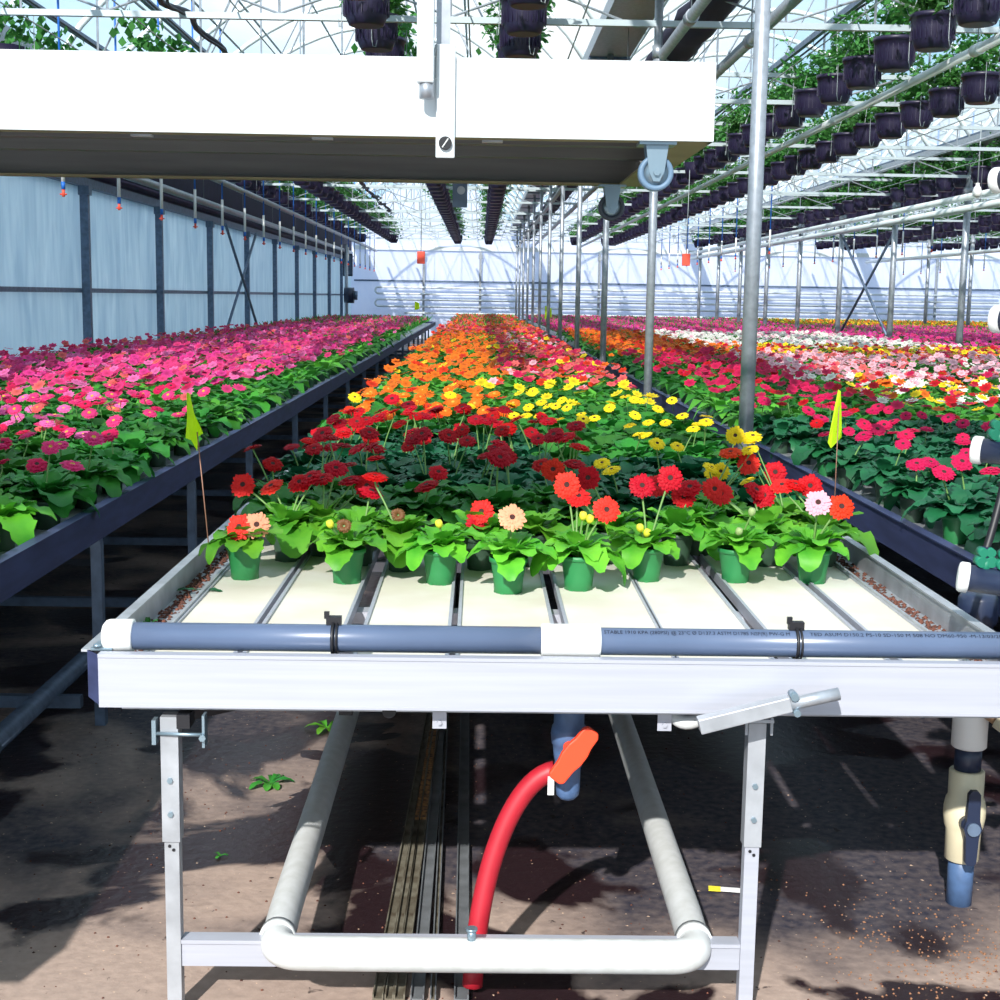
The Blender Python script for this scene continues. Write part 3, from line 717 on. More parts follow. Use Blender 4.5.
# truss beam near the camera that the hanger bolts to
t = thing('roof_truss', 'near roof beam above the hanging tray that carries its hanger post', 'truss', (-.5, 2.75, 3.28))
MB().box(-4.3, 1.1, 2.70, 2.80, 3.27, 3.31).build('bottom_chord', 'truss', t)
MB().box(-4.3, 1.1, 2.72, 2.78, 3.50, 3.54).build('top_chord', 'truss', t)
mb = MB()
for k in range(10): mb.tube([(-4.2+.53*k,2.75,3.31),(-4.2+.53*k+.265,2.75,3.5),(-4.2+.53*k+.53,2.75,3.31)], .01, 5, smooth=False)
mb.build('web', 'galv', t)

# ------------------------------------------------------------------ plants
def leaf_v(L, W, az, el0, droop, nl=9, lob=.13, ph=0., seedw=0.):
    """one gerbera leaf: narrow petiole then broad lobed blade; returns verts (nl*5) and faces"""
    ca, sa = math.cos(az), math.sin(az)
    r = 0.; z = 0.; el = el0; v = []; ds = L/(nl-1)
    for i in range(nl):
        t = i/(nl-1)
        w = .0035 if t < .16 else max(.004, W*.5*(max(0., math.sin(PI*min(1., max(0., (t-.16)/.86))**1.05))**.55))*(1+lob*math.cos(t*30+ph))
        up = .38*w
        for k, s in enumerate((-1, -.5, 0, .5, 1)):
            zz = z + up*abs(s)**1.3*(1-.5*t) + .16*w*math.sin(t*17+s*4+ph)*abs(s)
            side = s*w
            v.append((ca*r - sa*side, sa*r + ca*side, zz))
        r += math.cos(el)*ds; z += math.sin(el)*ds; el -= droop*ds/L*(1.0+.6*t)
    f = [(i*5+k, i*5+k+1, i*5+k+6, i*5+k+5) for i in range(nl-1) for k in range(4)]
    return v, f
def foliage_mesh(name, seed, n, L, m, spread=1., nl=12):
    rd = random.Random(seed); mb = MB()
    for k in range(n):
        t = k/(n-1); az = k*2.39996+rd.uniform(-.4,.4)
        el = 1.32-.78*t*spread+rd.uniform(-.2,.2); LL = L*(.62+.5*t)*rd.uniform(.8,1.15)
        v, f = leaf_v(LL, LL*rd.uniform(.46,.60), az, el, .75+.75*t+rd.uniform(-.25,.45), nl, ph=rd.uniform(0,6))
        mb.add(v, f, 0, True)
    for k in range(3):
        a = rd.uniform(0, 6.28); mb.tube([(0,0,0),(.01*math.cos(a),.01*math.sin(a),.05)], .003, 5)
    return mb.mesh(name, [m])
POTH = .092
def pot_mesh(name, m):
    mb = MB(); mb.lathe([(.034,0),(.036,.002),(.038,.03),(.0455,.078),(.046,.079),(.0495,.080),(.0505,.092),(.047,.092),(.0455,.080)], None, 28, 0)
    for k in range(6):
        a = k*PI/3; mb.box(.0335,.0365,-.005,.005,0,.004, 0, Matrix.Rotation(a,4,'Z'))
    mb.lathe([(0,.082),(.0465,.082)], None, 20, 1)
    return mb.mesh(name, [m, 'soil'])
def petals_mesh(name, m, seed, R=.037, double=True, cup=.25, centre=None, stem=False):
    rd = random.Random(seed); mb = MB()
    for layer, (n, rr, ri, zc, c) in enumerate([(20, R, .2, 0, cup), (18, R*.86, .2, .003, cup+.25)] + ([(14, R*.55, .15, .005, cup+.7)] if double else [])):
        for k in range(n):
            a = 2*PI*(k+.5*layer)/n+rd.uniform(-.07,.07); L = rr*rd.uniform(.9,1.06); w = L*.15*rd.uniform(.9,1.15); cc = c+rd.uniform(-.12,.12)
            v = []
            for t, ww in ((ri,.5),(.55,1.),(.85,.95),(1.,.3)):
                rad = L*t; z = zc+cc*L*(t-.2)*(1.25-t)*1.2 - .06*L*t*t
                for s in (-1, 0, 1):
                    v.append((rad*math.cos(a)-s*w*ww*math.sin(a), rad*math.sin(a)+s*w*ww*math.cos(a), z+(.0012 if s == 0 else 0)))
            mb.add(v, [(i*3+j, i*3+j+1, i*3+j+4, i*3+j+3) for i in range(3) for j in range(2)], 0, True)
    ms = [m]
    if centre:
        mb.lathe([(R*.24,.002),(R*.22,.006),(R*.12,.0085),(0,.009)], None, 12, 1); ms.append(centre)
    if stem:
        mb.tube([(0,0,0),(0,0,-.10)], .0022, 5, len(ms)); ms.append('stem')
    return mb.mesh(name, ms)
def centre_mesh(name, m, R=.037):
    mb = MB(); mb.lathe([(R*.26,.002),(R*.25,.006),(R*.18,.0085),(R*.12,.0075),(0,.007)], None, 16, 0)
    return mb.mesh(name, [m])
def bud_mesh(name, m):
    mb = MB(); mb.lathe([(.004,-.012),(.009,-.006),(.0105,.002),(.008,.010),(0,.012)], None, 12, 0)
    return mb.mesh(name, [m])

POT = {'g': pot_mesh('pot_g', 'pot_green'), 'd': pot_mesh('pot_d', 'pot_dark')}
FOL = {}
for k, (m, L) in {'light': ('leaf_light', .145), 'mid': ('leaf', .16), 'dark': ('leaf_dark', .145)}.items():
    FOL[k] = [foliage_mesh('foliage_%s%d' % (k, i), 10*i+len(k), 21 if k == 'light' else 28, L, m, 1.0) for i in range(5)]
PET = {}; PETS = {}
for k in FL:
    cm = 'centre_dark' if k in ('coral','red','peach','redor','yellow','dred','lpink','crim') else 'centre_yellow'
    PET[k] = [petals_mesh('petals_%s%d' % (k, i), 'petal_'+k, i+3, .037, True, (.15,.35)[i]) for i in range(2)]
    PETS[k] = [petals_mesh('flower_%s%d' % (k, i), 'petal_'+k, i+8, .038, i == 1, (.05,.3)[i], cm, True) for i in range(2)]
CEN = {'d': centre_mesh('centre_d', 'centre_dark'), 'y': centre_mesh('centre_y', 'centre_yellow')}
BUD = {'yelbud': bud_mesh('bud_y', 'bud_yellow'), 'greenbud': bud_mesh('bud_gr', 'bud_green')}
DARKF = petals_mesh('petals_faded', 'petal_dark', 5, .02, False, .8)

def link(name, data, parent=None, loc=(0,0,0), rot=None, sc=None):
    o = bpy.data.objects.new(name, data); COL.objects.link(o)
    if parent: o.parent = parent
    o.location = loc
    if rot is not None: o.rotation_euler = rot
    if sc: o.scale = (sc, sc, sc)
    return o
def stem_obj(flower, top, q):
    """stem sub-part, drawn in the flower's own frame from the head down to the pot soil"""
    Mi = (Matrix.Translation(top) @ q.to_matrix().to_4x4()).inverted()
    base = Vector((random.uniform(-.012,.012), random.uniform(-.012,.012), .082))
    nrm = q @ Vector((0,0,1))
    pts = bez([base, base.lerp(top,.6)+Vector((0,0,.02)), top-nrm*.03, top-nrm*.001], 8)
    mb = MB(); mb.tube([Mi @ p for p in pts], [.0028]*8+[.004], 6)
    link('stem', mb.mesh('stem', ['stem']), flower)
def facing(dx, dy, dz): return Vector((dx, dy, dz)).normalized().to_track_quat('Z', 'Y')
COLW = {'coral':'bright red','red':'red','redor':'orange-red','peach':'peach','lpink':'pale pink','yellow':'yellow','yelbud':'yellow buds','greenbud':'a green bud','dark':'a faded bloom'}
HERO = [
(-0.616, 3.669,'g',[(-0.007,-.03,.142,'coral'),(.038,-.03,.148,'peach')],'gerbera at the bare bench end, far left, with one red and one peach bloom'),
(-0.537, 3.932,'d',[(-.134,.05,.207,'coral'),(-.051,.05,.202,'coral'),(.029,.05,.215,'red'),(.06,.05,.23,'red')],'tall red gerbera in a dark pot just behind the front left corner plant'),
(-0.341, 3.632,'g',[(-.041,-.03,.159,'yelbud'),(-.005,-.03,.155,'dark')],'small green-potted gerbera, second from left in the front row, with a tiny faded bloom'),
(-0.448, 4.02,'d',[(.033,.05,.245,'red'),(.076,.05,.211,'red'),(.123,.05,.197,'red'),(.0,.0,.22,'red')],'red gerbera leaning right, behind the second front-row pot from the left'),
(-0.206, 3.805,'d',[(-.01,-.03,.158,'dark'),(-.079,.05,.249,'red')],'dark-potted gerbera with large pale leaves and a faded bloom, third from left'),
(-0.096, 3.634,'g',[(-.003,-.03,.163,'yelbud')],'green-potted gerbera with one tiny yellow bud, left of the peach flower plant'),
(0.01, 3.839,'d',[(.003,-.03,.165,'coral'),(-.007,-.03,.134,'red')],'dark-potted gerbera whose red blooms show just left of the peach flower'),
(0.082, 3.53,'g',[(.006,-.03,.198,'peach')],'green-potted gerbera with a single peach bloom, frontmost on the bench'),
(0.266, 3.578,'g',[(-.032,.05,.267,'coral'),(-.002,.05,.235,'coral'),(.006,-.03,.198,'yelbud'),(.024,-.03,.19,'yelbud'),(.065,-.03,.214,'coral')],'green-potted gerbera with tall bright red blooms above a cluster of pale buds'),
(0.385, 3.962,'d',[(-.167,.05,.259,'redor'),(-.065,.05,.237,'red')],'gerbera with orange-red blooms behind the tall red cluster plant'),
(0.459, 3.708,'g',[(-.024,-.03,.147,'yelbud'),(-.005,-.03,.134,'yelbud'),(-.013,.05,.249,'red'),(.063,.05,.272,'red')],'green-potted gerbera with two yellow buds low among its leaves'),
(0.573, 3.944,'d',[(.021,.05,.187,'red'),(.04,.05,.214,'red')],'dark-potted gerbera with red blooms right of the two-bud plant'),
(0.7, 3.709,'g',[(.032,-.03,.194,'greenbud'),(0,-.03,.14,'greenbud')],'green-potted gerbera with a closed grey-green bud on a bare stem, front right'),
(0.826, 3.951,'d',[(-.143,.05,.211,'coral'),(-.122,.05,.197,'coral'),(-.022,.05,.207,'red'),(.002,.05,.193,'red')],'dark-potted red gerbera behind the closed-bud plant'),
(0.662, 4.11,'d',[(-.119,.05,.198,'coral'),(.095,.05,.297,'redor'),(.15,.05,.268,'coral'),(.152,.05,.307,'yellow')],'tall gerbera with bright red and yellow blooms behind the right front pots'),
(0.909, 3.708,'g',[(-.001,-.03,.221,'lpink'),(.061,-.03,.211,'redor')],'green-potted gerbera with a pale pink and an orange-red bloom at the front right'),
(1.0, 3.96,'d',[(-.117,.05,.221,'coral'),(-.08,.05,.222,'red'),(-.036,.05,.222,'red')],'dark-potted red gerbera at the right edge behind the pale pink one'),
(0.93, 4.16,'d',[(-.026,.05,.236,'red'),(-.116,.05,.335,'yellow'),(-.152,.05,.347,'yellow'),(-.099,.05,.344,'yellow')],'gerbera with tall yellow blooms near the foot of the large pole'),
(0.749, 4.28,'d',[(-.021,.05,.231,'yellow'),(.009,.05,.222,'yellow')],'gerbera with dark-centred yellow blooms behind the red ones on the right'),
(0.16, 3.90,'d',[],'flowerless dark-potted gerbera behind the frontmost peach plant'),
(-.33, 3.88,'d',[(.03,.03,.20,'red')],'dark-potted gerbera half hidden behind the second front-row pot'),
]
for i, (x, y, pk, fl, lab) in enumerate(HERO):
    t = thing('potted_gerbera', lab, 'potted plant', (x, y, ZB), 'front rows of potted gerberas')
    link('pot', POT[pk], t, rot=(0,0,random.uniform(0,6)))
    link('foliage', FOL['light'][i % 5], t, (0,0,.082), (0,0,i*1.3), .95 if pk == 'g' else 1.05)
    for (dx, dy, dz, c) in fl:
        top = Vector((dx, dy, dz))
        if c in BUD:
            q = facing(dx*2+random.uniform(-.3,.3), -.3, 1); b = link('bud', BUD[c], t, top); b.rotation_mode = 'QUATERNION'; b.rotation_quaternion = q; stem_obj(b, top, q); continue
        if dz < .215 and dy < 0 or random.random() < .45: q = facing(random.uniform(-.25,.25), -1, random.uniform(.25,.55))
        else: q = facing(random.uniform(-.5,.5), random.uniform(-.9,-.2), 1)
        me = DARKF if c == 'dark' else PET[c][random.randrange(2)]
        fo = link('flower', me, t, top, sc=.82 if c == 'yellow' else None); fo.rotation_mode = 'QUATERNION'; fo.rotation_quaternion = q
        if c != 'dark': link('flower_centre', CEN['d'], fo)
        stem_obj(fo, top, q)

# --- zones of colour -------------------------------------------------
def pick(*a):
    r = random.random(); s = 0
    for c, p in a:
        s += p
        if r < s: return c
    return a[-1][0]
ZONE = {}
def zone(x, y):
    """(zone key, flower count, leaf tone)"""
    if x < -1.2:                      # left bench
        d = -1.3-x
        if y < 5.2: return 'lnear', 1.2, 'mid'
        if y < 9: return 'lmid', (2.0 if d > .3 else .5), 'mid'
        if d > 2.2: return 'ledge', (2.2), 'mid'
        return 'lfar', (4.6 if d > .22 else .4), 'mid'
    if x < 1.15:                      # middle bench
        if y < 6.3:
            if x < .33+.1*math.sin(y*3): return ('mred', 1.9 if 4.5 < y else .8, 'dark')
            return 'myel', .5, 'dark' if y < 5.4 else 'mid'
        if y < 10.5:
            if x < .12+.1*math.sin(y*2): return ('mredor' if y < 6.9 else 'mora'), 1.8, 'mid'
            return ('myel', .9, 'mid') if y < 9 else ('mros', 2.2, 'mid')
        if y < 22: return ('mora', 2.5, 'mid') if x < .15 else ('mros', 3.4, 'mid')
        return ('mfar', 4.0, 'mid')
    if y < 7.5: return 'rcrim', .9, 'dark'
    if y < 10.5: return ('rcrim', 1.8, 'mid') if x < 2.4 else ('rmix', 2.2, 'mid')
    if y < 15: return ('rcrim', 2.6, 'mid') if x < 2.5 else ('rlp', 4.2, 'mid')
    if y < 18: return ('rora', 4.0, 'mid') if x < 3 else ('rry', 4.5, 'mid')
    if y < 25:
        if x < 2.9: return 'rora', 4.4, 'mid'
        if x < 6.2: return 'rwhi', 4.6, 'mid'
        return 'rmag', 5.0, 'mid'
    if y < 36: return 'rmag', 5.0, 'mid'
    return ('rmag', 5., 'mid') if x < 8 else ('roy', 5., 'mid')
ZC = {'lnear': (('pink',.5),('orchid',.3),('crim',.2)), 'lmid': (('pink',.45),('crim',.25),('hpink',.2),('salmon',.1)), 'ledge': (('pink',.5),('salmon',.25),('crim',.25)),
      'lfar': (('pink',.45),('mag',.25),('hpink',.2),('salmon',.1)),
      'mred': (('dred',.55),('red',.45)), 'myel': (('yellow',1.),), 'mredor': (('redor',.35),('orange',.45),('red',.2)), 'mora': (('orange',.8),('redor',.15),('yellow',.05)),
      'mros': (('crim',.28),('salmon',.3),('redor',.2),('lpink',.1),('yellow',.05),('orange',.07)), 'mfar': (('salmon',.35),('orange',.2),('redor',.2),('crim',.25)),
      'rcrim': (('crim',.85),('red',.15)), 'rmix': (('orange',.2),('yellow',.2),('white',.15),('red',.15),('lpink',.15),('crim',.15)),
      'rlp': (('lpink',.6),('salmon',.25),('white',.07),('crim',.08)), 'rora': (('orange',.7),('redor',.3)), 'rry': (('yellow',.4),('red',.35),('orange',.15),('salmon',.1)),
      'rwhi': (('white',.75),('lpink',.25)), 'rmag': (('mag',.45),('pink',.3),('orchid',.25)), 'roy': (('yellow',.4),('orange',.6))}
ZL = {'lnear': ('gerbera with large leaves and few magenta blooms, near end of the left bench','sparse magenta gerberas, near end of the left bench'),
      'lmid': ('pink gerbera in full bloom in the middle stretch of the left bench','pink gerberas, middle of the left bench'),
      'ledge': ('pink and salmon gerbera against the left side wall','gerberas along the left wall'), 'lfar': ('pink gerbera far along the left bench','pink gerberas, far part of the left bench'),
      'mred': ('deep red gerbera crowded behind the front pots, left half of the middle bench','deep red gerberas of the middle bench'),
      'myel': ('yellow gerbera with dark leaves in the right half of the middle bench','yellow gerberas of the middle bench'),
      'mredor': ('orange-red gerbera where red turns to orange on the middle bench','orange-red gerberas of the middle bench'),
      'mora': ('orange gerbera farther back on the left half of the middle bench','orange gerberas of the middle bench'),
      'mros': ('crimson and salmon gerbera farther back on the right half of the middle bench','salmon gerberas of the middle bench'), 'mfar': ('far gerbera','far gerberas'),
      'rcrim': ('crimson gerbera with dark leaves near the rail of the right-hand bench','crimson gerberas of the right-hand bench'),
      'rmix': ('gerbera in the mixed orange, yellow and white patch of the right-hand bench','mixed gerberas of the right-hand bench')}
plants = []; extra = []
def fill(x0, x1, y0, y1, s0):
    y = y0; row = 0
    while y < y1:
        s = s0*(1 if y < 12 else 1.2 if y < 20 else 1.5 if y < 30 else 1.75)
        n = max(1, int((x1-x0)/s)); st = (x1-x0)/n
        for k in range(n):
            x = x0+st*(k+.5)+(.25 if row % 2 else -.25)*st+random.uniform(-.02,.02)
            u, w = seen(x, y, 1.0)
            if -60 < u < 1060 and w < 640: plants.append((x, y+random.uniform(-.02,.02), s/s0))
            elif -700 < u < 2000 and w < 900: extra.append((x, y, s/s0))
        y += s; row += 1
fill(-.68, 1.03, 4.42, 45.8, .205)
fill(-.66, .45, 4.19, 4.25, .205)
fill(-4.15, -1.33, 3.0, 39.2, .205)
fill(1.47, 3.9, 3.5, 46.2, .215)
for (a, b, y) in RB: fill(a+.1, b-.05, y+.1, 46.2, .23)
plants.sort(key=lambda p: math.hypot(p[0], p[1]))
NEAR = 300-len(HERO)
near, rest = plants[:NEAR], plants[NEAR:]+extra
cnt = {}
for i, (x, y, s) in enumerate(near):
    z, nf, tone = zone(x, y)
    lab, grp = ZL[z]
    t = thing('potted_gerbera', lab, 'potted plant', (x, y, ZB), grp)
    if z == 'lnear' and y < 4.3: tone = 'light' if random.random() < .4 else 'mid'
    if z == 'mred' and y < 4.5: tone = 'mid'
    link('pot', POT['d' if random.random() < .6 or x < -1 else 'g'], t, rot=(0,0,random.uniform(0,6)))
    link('foliage', FOL[tone][random.randrange(5)], t, (0,0,.080), (random.uniform(-.05,.05),random.uniform(-.05,.05),random.uniform(0,6.28)), random.uniform(.95,1.2))
    n = int(nf+random.random())
    for k in range(n):
        c = pick(*ZC[z]); a = random.uniform(0, 6.28); r = random.uniform(.01,.085)
        hz = random.uniform(.17,.255)
        if z == 'mred': hz = random.uniform(.19,.30)
        top = Vector((r*math.cos(a), r*math.sin(a), hz)); q = facing(random.uniform(-.55,.35), random.uniform(-.9,.1), 1)
        det = i < 110
        fo = link('flower', (PET if det else PETS)[c][random.randrange(2)], t, top, sc=random.uniform(.78,1.08) if z != 'myel' else random.uniform(.7,.9)); fo.rotation_mode = 'QUATERNION'; fo.rotation_quaternion = q
        if det:
            link('flower_centre', CEN['d' if c in ('dred','red','yellow','redor','crim') else 'y'], fo); stem_obj(fo, top, q)

# --- everything past the nearest 300: one mesh -----------------------
def lin(c): return np.array(srgb(c)[:3])
LEAFC = {'mid': [(60,136,44),(46,118,42),(84,158,52)], 'dark': [(34,104,58),(28,90,54),(50,124,60)], 'light': [(110,180,50)]*3}
class Stuff:
    def __init__(s): s.V = []; s.F = []; s.C = []; s.n = 0
    def put(s, V, Fc, pos, rot3, scale, col):
        """V (v,3), Fc (f,3); pos (n,3); rot3 (n,3,3); scale (n,); col (n,3) or (n,v,3)"""
        n = len(pos)
        if n == 0: return
        P = np.einsum('nij,vj->nvi', rot3, V)*scale[:,None,None]+pos[:,None,:]
        nv = len(V); off = (np.arange(n)*nv+s.n)[:,None,None]
        s.V.append(P.reshape(-1,3)); s.F.append((Fc[None]+off).reshape(-1,3)); s.n += n*nv
        c = np.broadcast_to(col[:,None,:], (n,nv,3)) if col.ndim == 2 else col
        s.C.append(c.reshape(-1,3))
    def build(s, name, m):
        V = np.concatenate(s.V).astype(np.float32); Fc = np.concatenate(s.F).astype(np.int32); C = np.concatenate(s.C)
        me = bpy.data.meshes.new(name); me.vertices.add(len(V)); me.vertices.foreach_set('co', V.ravel())
        me.loops.add(Fc.size); me.loops.foreach_set('vertex_index', Fc.ravel())
        me.polygons.add(len(Fc)); me.polygons.foreach_set('loop_start', np.arange(0, Fc.size, 3, dtype=np.int32)); me.polygons.foreach_set('loop_total', np.full(len(Fc), 3, dtype=np.int32))
        me.update(calc_edges=True); me.materials.append(MATS[m])
        a = me.color_attributes.new('kind_colour', 'FLOAT_COLOR', 'POINT')
        a.data.foreach_set('color', np.concatenate([C, np.ones((len(C),1))], 1).astype(np.float32).ravel())
        o = bpy.data.objects.new(name, me); COL.objects.link(o); return o
def rotz(a):
    n = len(a); R = np.zeros((n,3,3)); R[:,0,0] = np.cos(a); R[:,0,1] = -np.sin(a); R[:,1,0] = np.sin(a); R[:,1,1] = np.cos(a); R[:,2,2] = 1; return R
def rot_to(nrm):
    nrm = nrm/np.linalg.norm(nrm, axis=1, keepdims=True); h_ = np.tile([1.,0,0], (len(nrm),1))
    x = h_-nrm*(h_*nrm).sum(1,keepdims=True); x /= np.linalg.norm(x, axis=1, keepdims=True); y = np.cross(nrm, x)
    return np.stack([x, y, nrm], 2)
def lod_foliage(seed, n, L, nl):
    rd = random.Random(seed); V = []; Fc = []
    for k in range(n):
        t = k/max(1, n-1); az = k*2.39996+rd.uniform(-.3,.3); el = 1.2-.9*t; LL = L*(.65+.5*t); W = LL*.5
        ca, sa = math.cos(az), math.sin(az); r = .02; z = 0.; o = len(V); e = el
        for i in range(nl):
            tt = i/(nl-1); w = W*.5*math.sin(PI*min(.97,(.12+.85*tt)))
            for s in (-1, 1): V.append((ca*r-sa*s*w, sa*r+ca*s*w, z+.3*w*rd.uniform(.2,1)))
            r += math.cos(e)*LL/(nl-1); z += math.sin(e)*LL/(nl-1); e -= (1.+1.1*t)/(nl-1)
        for i in range(nl-1):
            a = o+2*i; Fc += [(a,a+1,a+3),(a,a+3,a+2)]
    return np.array(V), np.array(Fc)
def lod_flower(n, seed):
    rd = random.Random(seed); V = [(0,0,.004)]; Fc = []
    for k in range(2*n):
        a = PI*k/n; r = .040*(rd.uniform(.92,1.08) if k % 2 == 0 else .74); V.append((r*math.cos(a), r*math.sin(a), .008 if k % 2 == 0 else .004))
    for k in range(2*n): Fc.append((0, 1+k, 1+(k+1) % (2*n)))
    return np.array(V), np.array(Fc)
ST = Stuff()
rx = np.array([p[0] for p in rest]); ry = np.array([p[1] for p in rest]); rsn = np.array([p[2] for p in rest])
zs = [zone(x, y) for x, y in zip(rx, ry)]
lods = [(0, 9, 14, 4, 10), (9, 15, 11, 3, 7), (15, 26, 8, 3, 5), (26, 99, 6, 2, 4)]
jit = lambda n, a: 1+rng.uniform(-a, a, (n,1))
for (ya, yb, nleaf, nl, npet) in lods:
    idx = np.where((ry >= ya) & (ry < yb))[0]
    for var in range(6):
        ii = idx[idx % 6 == var]
        if not len(ii): continue
        V, Fc = lod_foliage(var*7+nl, nleaf, .165, nl)
        lc = np.array([lin(random.choice(LEAFC[zs[i][2]])) for i in ii])*jit(len(ii), .2)
        pos = np.stack([rx[ii], ry[ii], np.full(len(ii), ZB+.075)], 1)
        sc = rng.uniform(.9,1.15,len(ii))*rsn[ii]**.75
        # per-leaf tone change
        tone = np.repeat(rng.uniform(.75,1.3,(len(ii), nleaf)), 2*nl, axis=1)[:,:,None]
        ST.put(V, Fc, pos, rotz(rng.uniform(0,6.28,len(ii))), sc, lc[:,None,:]*tone)
    # pots of the plants nearest the rails
    # flowers
    fp = []; fc = []
    for i in idx:
        z, nf, _ = zs[i]; s = rsn[i]; n = int(nf*s**1.2+random.random())
        for k in range(n):
            a = random.uniform(0,6.28); r = random.uniform(0,.11)*s
            fp.append((rx[i]+r*math.cos(a), ry[i]+r*math.sin(a), ZB+random.uniform(.16,.25)-(.045 if ya >= 26 else .02 if ya >= 15 else 0))); fc.append(lin(FL[pick(*ZC[z])]))
    if not fp: continue
    fp = np.array(fp); fc = np.array(fc)*jit(len(fp), .12)
    nn = len(fp); nrm = np.stack([rng.uniform(-.6,.45,nn), rng.uniform(-.9,.2,nn), np.ones(nn)], 1)
    for var in range(3):
        V, Fc = lod_flower(npet, var); sel = np.arange(nn) % 3 == var
        c = np.repeat(fc[sel][:,None,:], len(V), 1).copy(); c[:,0] *= np.array([.5,.45,.4])
        ST.put(V, Fc, fp[sel], rot_to(nrm[sel]), rng.uniform(.85,1.1,sel.sum())*(1 if ya < 26 else 1.12), c)
pv = []; pf = []
for k in range(8):
    a = k*PI/4; pv += [(.036*math.cos(a), .036*math.sin(a), 0), (.048*math.cos(a), .048*math.sin(a), .092)]
for k in range(8):
    a, b = 2*k, 2*((k+1) % 8); pf += [(a,b,b+1),(a,b+1,a+1)]
ii = np.where(ry < 22)[0]
ST.put(np.array(pv), np.array(pf), np.stack([rx[ii],ry[ii],np.full(len(ii),ZB)],1), rotz(np.zeros(len(ii))), np.ones(len(ii)), np.tile(lin((52,88,66)), (len(ii),1)))
o = ST.build('gerbera_field', 'mixed_plants')
tag(o, 'sea of far-off gerberas in pink, orange, white and yellow bands filling the benches', 'flowers', kind='stuff')

# ------------------------------------------------------------------ hanging baskets
def basket_pot_mesh():
    mb = MB(); mb.lathe([(.098,0),(.110,.006),(.130,.05),(.146,.14),(.149,.200),(.158,.202),(.160,.232),(.152,.232),(.146,.205)], None, 26, 0)
    for k in range(26):
        a = 2*PI*k/26; mb.box(.138,.1475,-.002,.002,.06,.195, 0, Matrix.Rotation(a,4,'Z') @ Matrix.Rotation(.0,4,'Y'))
    mb.lathe([(0,.21),(.148,.21)], None, 16, 1)
    return mb.mesh('basket_pot', ['basket_pot','soil'])
def basket_leaves(seed, n=640):
    rd = random.Random(seed); mb = MB()
    for k in range(26):
        a = rd.uniform(0,6.28); R = rd.uniform(.06,.33); H = rd.uniform(.02,.46)
        pts = bez([(.03*math.cos(a),.03*math.sin(a),.21),(.6*R*math.cos(a),.6*R*math.sin(a),.23+H),(R*math.cos(a+.3),R*math.sin(a+.3),.22+H*rd.uniform(.5,1))], 5)
        mb.tube(pts, .0022, 3, smooth=False, cap=False)
        for j in range(n//26):
            t = rd.random(); p = pts[min(4,int(t*5))].lerp(pts[min(5,int(t*5)+1)], (t*5) % 1)+Vector((rd.uniform(-.045,.045),rd.uniform(-.045,.045),rd.uniform(-.035,.04)))
            L = rd.uniform(.045,.08); w = L*.45; M = Matrix.Translation(p) @ Euler((rd.uniform(-1,1),rd.uniform(-1,1),rd.uniform(0,6.28))).to_matrix().to_4x4()
            mb.add([M @ Vector(q) for q in ((0,0,0),(w*.5,L*.35,.004),(w*.4,L*.7,0),(0,L,-.006),(-w*.4,L*.7,0),(-w*.5,L*.35,.004))], [(0,1,2,5),(5,2,3,4)], 0)
    return mb.mesh('basket_leaves', ['vine'])
def hanger_mesh():
    mb = MB()
    for k in range(3):
        a = k*2.094+.4; mb.tube([(.155*math.cos(a),.155*math.sin(a),.22),(.04*math.cos(a),.04*math.sin(a),.50),(0,0,.60)], .003, 4, smooth=False)
    mb.tube([(0,0,.60),(.012,0,.64),(0,0,.68),(-.01,0,.66)], .003, 4, smooth=False)
    return mb.mesh('basket_hanger', ['wire'])
def hook_mesh():
    mb = MB(); mb.tube([(.163,0,.30),(.165,0,.05),(.167,.01,.0),(.17,.03,-.005),(.17,.04,.04)], .003, 5, smooth=False)
    return mb.mesh('drip_hook', ['wire'])
BP = basket_pot_mesh(); BL = [basket_leaves(k) for k in range(5)]; BH = hanger_mesh(); BK = hook_mesh()
ROWS = [(-3.8, 10.7, 46, 'in the row closest to the left side wall'), (-2.8, 11.9, 46, 'in the second row from the left side wall'),
        (-.74, 8.32, 46, 'in the left of the two rows over the middle bench'), (.26, 8.5, 46, 'in the right of the two rows over the middle bench'),
        (3.0, 7.92, 46, 'in the nearest right-hand row above the slanting pipe'), (4.0, 10.72, 46, 'in the right-hand row just below the slanting pale pipe'),
        (7.0, 17.6, 46, 'in the upper row above the second line of poles'), (7.8, 19.5, 46, 'in the lower row beside the second line of poles'),
        (10.9, 26., 46, 'in the upper right-hand row of the third pair'), (11.9, 28., 46, 'in the lower right-hand row of the third pair'), (14.6, 34., 46, 'in the upper far-right row of the fourth pair'), (15.6, 36., 46, 'in the lower far-right row of the fourth pair')]
bk = []
for ri, (x, y0, y1, w) in enumerate(ROWS):
    y = y0
    while y < y1:
        u, v_ = seen(x, y, 3.25)
        vis = -30 < u < 1040 and v_ > -40
        hid = u < 700 and 62 < v_ < 172
        if vis: bk.append((math.hypot(x, y) + (1000 if hid else 0), x, y, ri))
        y += .87 if ri < 5 else .83 if ri == 5 else .78
bk.sort()
nb = 0
BS = Stuff()
